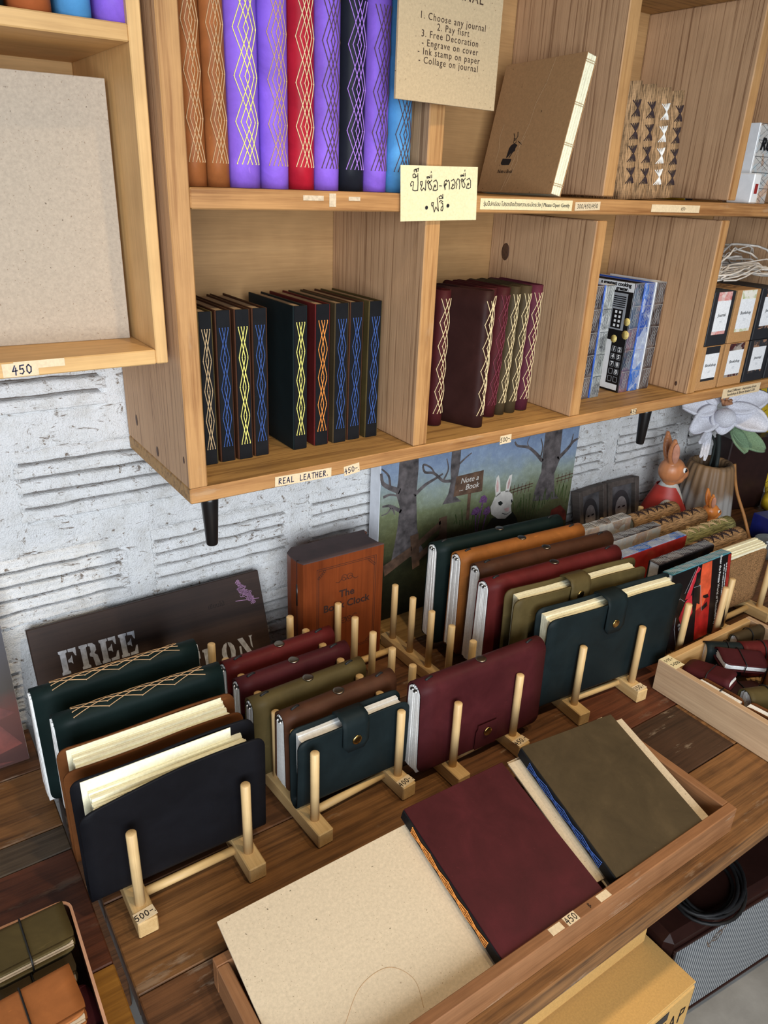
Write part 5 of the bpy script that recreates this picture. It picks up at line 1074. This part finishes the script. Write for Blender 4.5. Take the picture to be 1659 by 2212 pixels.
def petal(L, W_, curl, cup):
    mb = MB()
    def f(u, v):
        a = (u - .5) * 2; wv = W_ * math.sin(PI * min(1, .08 + .86 * v) ** .9) ** .7; x = a * wv / 2; y = L * v
        z = cup * a * a * wv * .5 + .35 * L * v * v * .5 - curl * max(0, v - .7) ** 2 * 6 * L; return (x, y, z)
    mb.grid(f, 12, 16); return mb
NRM = Vector((-.62, -.70, .36)).normalized(); UPV = Vector((.0, .3, 1)); RT = UPV.cross(NRM).normalized() * 1; UPV = NRM.cross(RT).normalized()
for k, (ang, L, W_, cu, cp) in enumerate(((5, .100, .060, .25, .5), (58, .085, .055, .2, .4), (118, .085, .055, .2, .4), (172, .095, .055, .25, .5), (212, .095, .060, .3, .6), (262, .060, .060, .4, .5), (325, .112, .064, .35, .6))):
    a = math.radians(ang); d = RT * math.cos(a) + UPV * math.sin(a); d = (d + NRM * .22).normalized(); side = d.cross(NRM).normalized(); nn_ = side.cross(d)
    o = petal(L, W_, cu, cp).obj('petal', M_YARN, FL, frame(side, d, nn_, d * .012)); so = o.modifiers.new('thick', 'SOLIDIFY'); so.thickness = .007; so.offset = 0
mb = MB(); mb.ball(tuple(NRM * .022 - UPV * .030), (.027, .027, .025), None, 16, 12); mb.obj('bud', M_YARN, FL)
mb = MB(); [mb.tube([NRM * .02 + UPV * .004, NRM * .045 + UPV * (.012 + .008 * math.sin(k)) + RT * (.012 * math.cos(k * 1.3))], .0042, 6) for k in range(7)]; mb.obj('stamen', plain('stamen_yarn', (168, 118, 84), .8), FL)
for d, L in (((.8, -.35, -.55), .115), ((.2, -.5, -.8), .07)):
    d = Vector(d).normalized(); s2 = d.cross(Vector((0, -1, .4))).normalized(); o = petal(L, .055, .1, .3).obj('leaf', M_LEAFY, FL, frame(s2, d, s2.cross(d), (.02, -.03, -.055))); so = o.modifiers.new('thick', 'SOLIDIFY'); so.thickness = .005
for k, (d, L) in enumerate((((-.9, -.1, -.25), .07), ((-.9, -.2, -.75), .085), ((-.6, -.2, -.95), .08))):
    d = Vector(d).normalized(); s2 = d.cross(Vector((.2, -1, .3))).normalized(); o = petal(L, .026, .05, .3).obj('small_petal', M_YARN, FL, frame(s2, d, s2.cross(d), (-.045, -.01, -.055))); so = o.modifiers.new('thick', 'SOLIDIFY'); so.thickness = .005
mb = MB(); mb.tube(catm([(.035, .015, -.19), (.010, -.0, -.10), (-.05, -.01, -.055)], 6), .003, 6); mb.obj('side_stem', M_STEM, FL)
tag(MB().tube(catm([(1.566, -.150, .203), (1.580, -.165, .13), (1.590, -.200, .06), (1.585, -.235, .001)], 6), .0045, 7).obj('bent_stick', plain('tan_stick', (170, 116, 62), .6)), 'thin tan stick leaning beside the fluted vase', 'stick')
tag(MB().box(-.085, -.035, 0, .085, .035, .225, .003).obj('dark_wooden_box', plain('dark_box', (44, 26, 24), .4), mtx=rotz(-.25, (1.775, -.052, .0006))), 'dark wooden box behind the vase by the right edge', 'box')
M_YEL = plain('tape_yellow', (214, 180, 40), .45, 0, .12); M_BLU = plain('tape_blue', (40, 84, 150), .45, 0, .12)
for k, (x, m, lab) in enumerate(((1.905, M_YEL, 'yellow measuring strip at the far right, nearest the vase'), (1.935, M_BLU, 'blue measuring strip between the yellow ones'), (1.965, M_YEL, 'yellow measuring strip at the far right edge, outermost'))):
    o = tag(MB().box(-.0125, -.002, 0, .0125, .002, .52, .0005).obj('measuring_strip', m, mtx=Matrix.Translation((x + .03, -.082, .0015)) @ Matrix.Rotation(-.28, 4, 'Y') @ Matrix.Rotation(-.12, 4, 'X')), lab, 'ruler', 'measuring strips at the right')
    mb = MB(); [mb.box(-.0125, -.0024, .02 + .02 * q, -.004 if q % 2 else .004, -.002, .0215 + .02 * q) for q in range(24)]; mb.obj('scale_mark', M_INK, o)
o = thing('tape_reel', 'round yellow and blue tape reel by the measuring strips', 'tape', frame((1, 0, 0), (0, 0, 1), (0, -1, 0), (1.838, -.140, .033)))
MB().lathe([(.012, -.012), (.032, -.012), (.032, .012), (.024, .0125), (.024, .012), (.012, .012)], 28).obj('reel', M_YEL, o); MB().lathe([(.0, .0), (.0235, .0), (.0235, .0128), (0, .0128)], 24).obj('hub', M_BLU, o)
M_NAVY = plain('navy_box', (28, 36, 110), .35, 0, .1)
for x, y, lab in ((1.665, -.262, 'navy blue box with a pale sticker behind the right rack'), (1.700, -.395, 'navy blue box at the right edge, in front of its twin')):
    t = thing('navy_box', lab, 'box', rotz(-.2, (x, y, .0006)), 'navy boxes at the right'); MB().box(-.055, -.045, 0, .055, .045, .068, .002).obj('carton', M_NAVY, t); MB().box(-.018, -.010, .0681, .010, .008, .0686).obj('sticker', M_NOTE, t)
t = thing('glass_dish', 'small round glass dish beside the navy box', 'dish', loc=(1.545, -.310, .0006)); g_ = NT('clear_glass'); g_.b.inputs['Transmission Weight'].default_value = .85; g_.b.inputs['Roughness'].default_value = .06
MB().lathe([(.0, 0), (.030, 0), (.038, .02), (.041, .045), (.038, .045), (.034, .02), (.026, .005), (0, .004)], 28).obj('dish', g_.done((200, 206, 206), .06), t)

# ------------------------------------------------------------------ under the counter
M_CARD = paper('cardboard', (206, 164, 100), None, .8)
def carton(label, x0, x1, y0, y1, z0, z1):
    t = thing('cardboard_box', label, 'box', loc=((x0 + x1) / 2, (y0 + y1) / 2, z0)); hx, hy, hz = (x1 - x0) / 2, (y1 - y0) / 2, z1 - z0
    MB().box(-hx, -hy, 0, hx, hy, hz - .004, .006).obj('carton_body', M_CARD, t)
    MB().box(-hx + .002, -hy + .002, hz - .004, hx - .002, -.0008, hz, .001).obj('flap', M_CARD, t); MB().box(-hx + .002, .0008, hz - .004, hx - .002, hy - .002, hz, .001).obj('flap', M_CARD, t)
    return t
c1 = carton('cardboard box on the floor marked with handwriting on its front', .14, .684, -.794, -.36, -.6996, -.42)
F1 = frame((1, 0, 0), (0, 0, 1), (0, -1, 0), (0, -.2172, 0)); hand('MAP', .034, .0035, M_INK, c1, F1 @ Matrix.Translation((.215, .213, 0)), 'handwriting')
MB().box(.155, -.2176, .240, .195, -.2168, .262).obj('black_tape', M_GLOSSK, c1)
carton('plain cardboard box stacked on the marked one under the counter', .12, .668, -.692, -.34, -.4196, -.22)
AM = thing('guitar_amplifier', 'dark brown guitar amplifier with striped grille under the counter', 'amplifier', rotz(-.10, (.955, -.655, -.6996)))
M_TOLEX = leather('tolex', (46, 26, 22), .35); t = NT('grille_cloth'); tc = t.n('ShaderNodeTexCoord'); wv = t.n('ShaderNodeTexWave', wave_type='BANDS', bands_direction='X'); t.l(tc.outputs['Object'], wv.inputs['Vector']); wv.inputs['Scale'].default_value = 44; wv.inputs['Distortion'].default_value = .3
M_GRL = t.done(t.ramp(wv.outputs['Fac'], [(.35, (70, 74, 80)), (.65, (158, 160, 160))]), .7)
MB().box(-.26, -.10, .018, .26, .13, .305, .014).obj('cabinet', M_TOLEX, AM); MB().box(-.238, -.1025, .036, .238, -.0985, .268, .001).obj('grille_cloth', M_GRL, AM)
for q in ((-.246, -.1045, .028, .246, -.1, .035), (-.246, -.1045, .269, .246, -.1, .276), (-.246, -.1045, .0352, -.239, -.1, .2688), (.239, -.1045, .0352, .246, -.1, .2688)): MB().box(*q, .001).obj('grille_trim', M_TOLEX, AM)
mb = MB(); mb.ribbon([(a, b) for a, b in ((-.02, -.012), (-.006, .012), (.008, .016), (.014, .004), (.002, -.010), (-.010, -.006), (.006, .012), (.022, .018))], .0028, .0003); mb.ribbon([(-.028, .002), (-.020, -.016), (-.012, -.020)], .0026, .0003)
mb.obj('script_logo', plain('logo_bronze', (104, 84, 70), .35), AM, frame((1, 0, 0), (0, 0, 1), (0, -1, 0), (-.115, -.1027, .236)))
for x in (-.22, .22):
    for y in (-.08, .11): MB().lathe([(.012, 0), (.014, .018)], 12, Matrix.Translation((x, y, 0))).obj('rubber_foot', M_CORD, AM)
MB().tube(catm([(-.05, .02, .300), (-.04, .02, .330), (.0, .02, .338), (.04, .02, .330), (.05, .02, .300)], 5), .006, 8).obj('handle', M_STEEL, AM)
mb = MB()
for k in range(5):
    r = .075 + .006 * k; cx, cy = .008 * math.sin(k * 2), .006 * math.cos(k * 3); mb.tube([(cx + r * math.cos(a), cy + r * .72 * math.sin(a), .0045 + .006 * (k % 3) + .002 * math.sin(3 * a + k)) for a in [q * PI / 14 for q in range(28)]], .0036, 6, True)
tag(mb.obj('cable_coil', M_CORD, mtx=rotz(.3, (.850, -.690, -.3944))), 'coiled black cable lying on the amplifier top', 'cable')
flush_text()
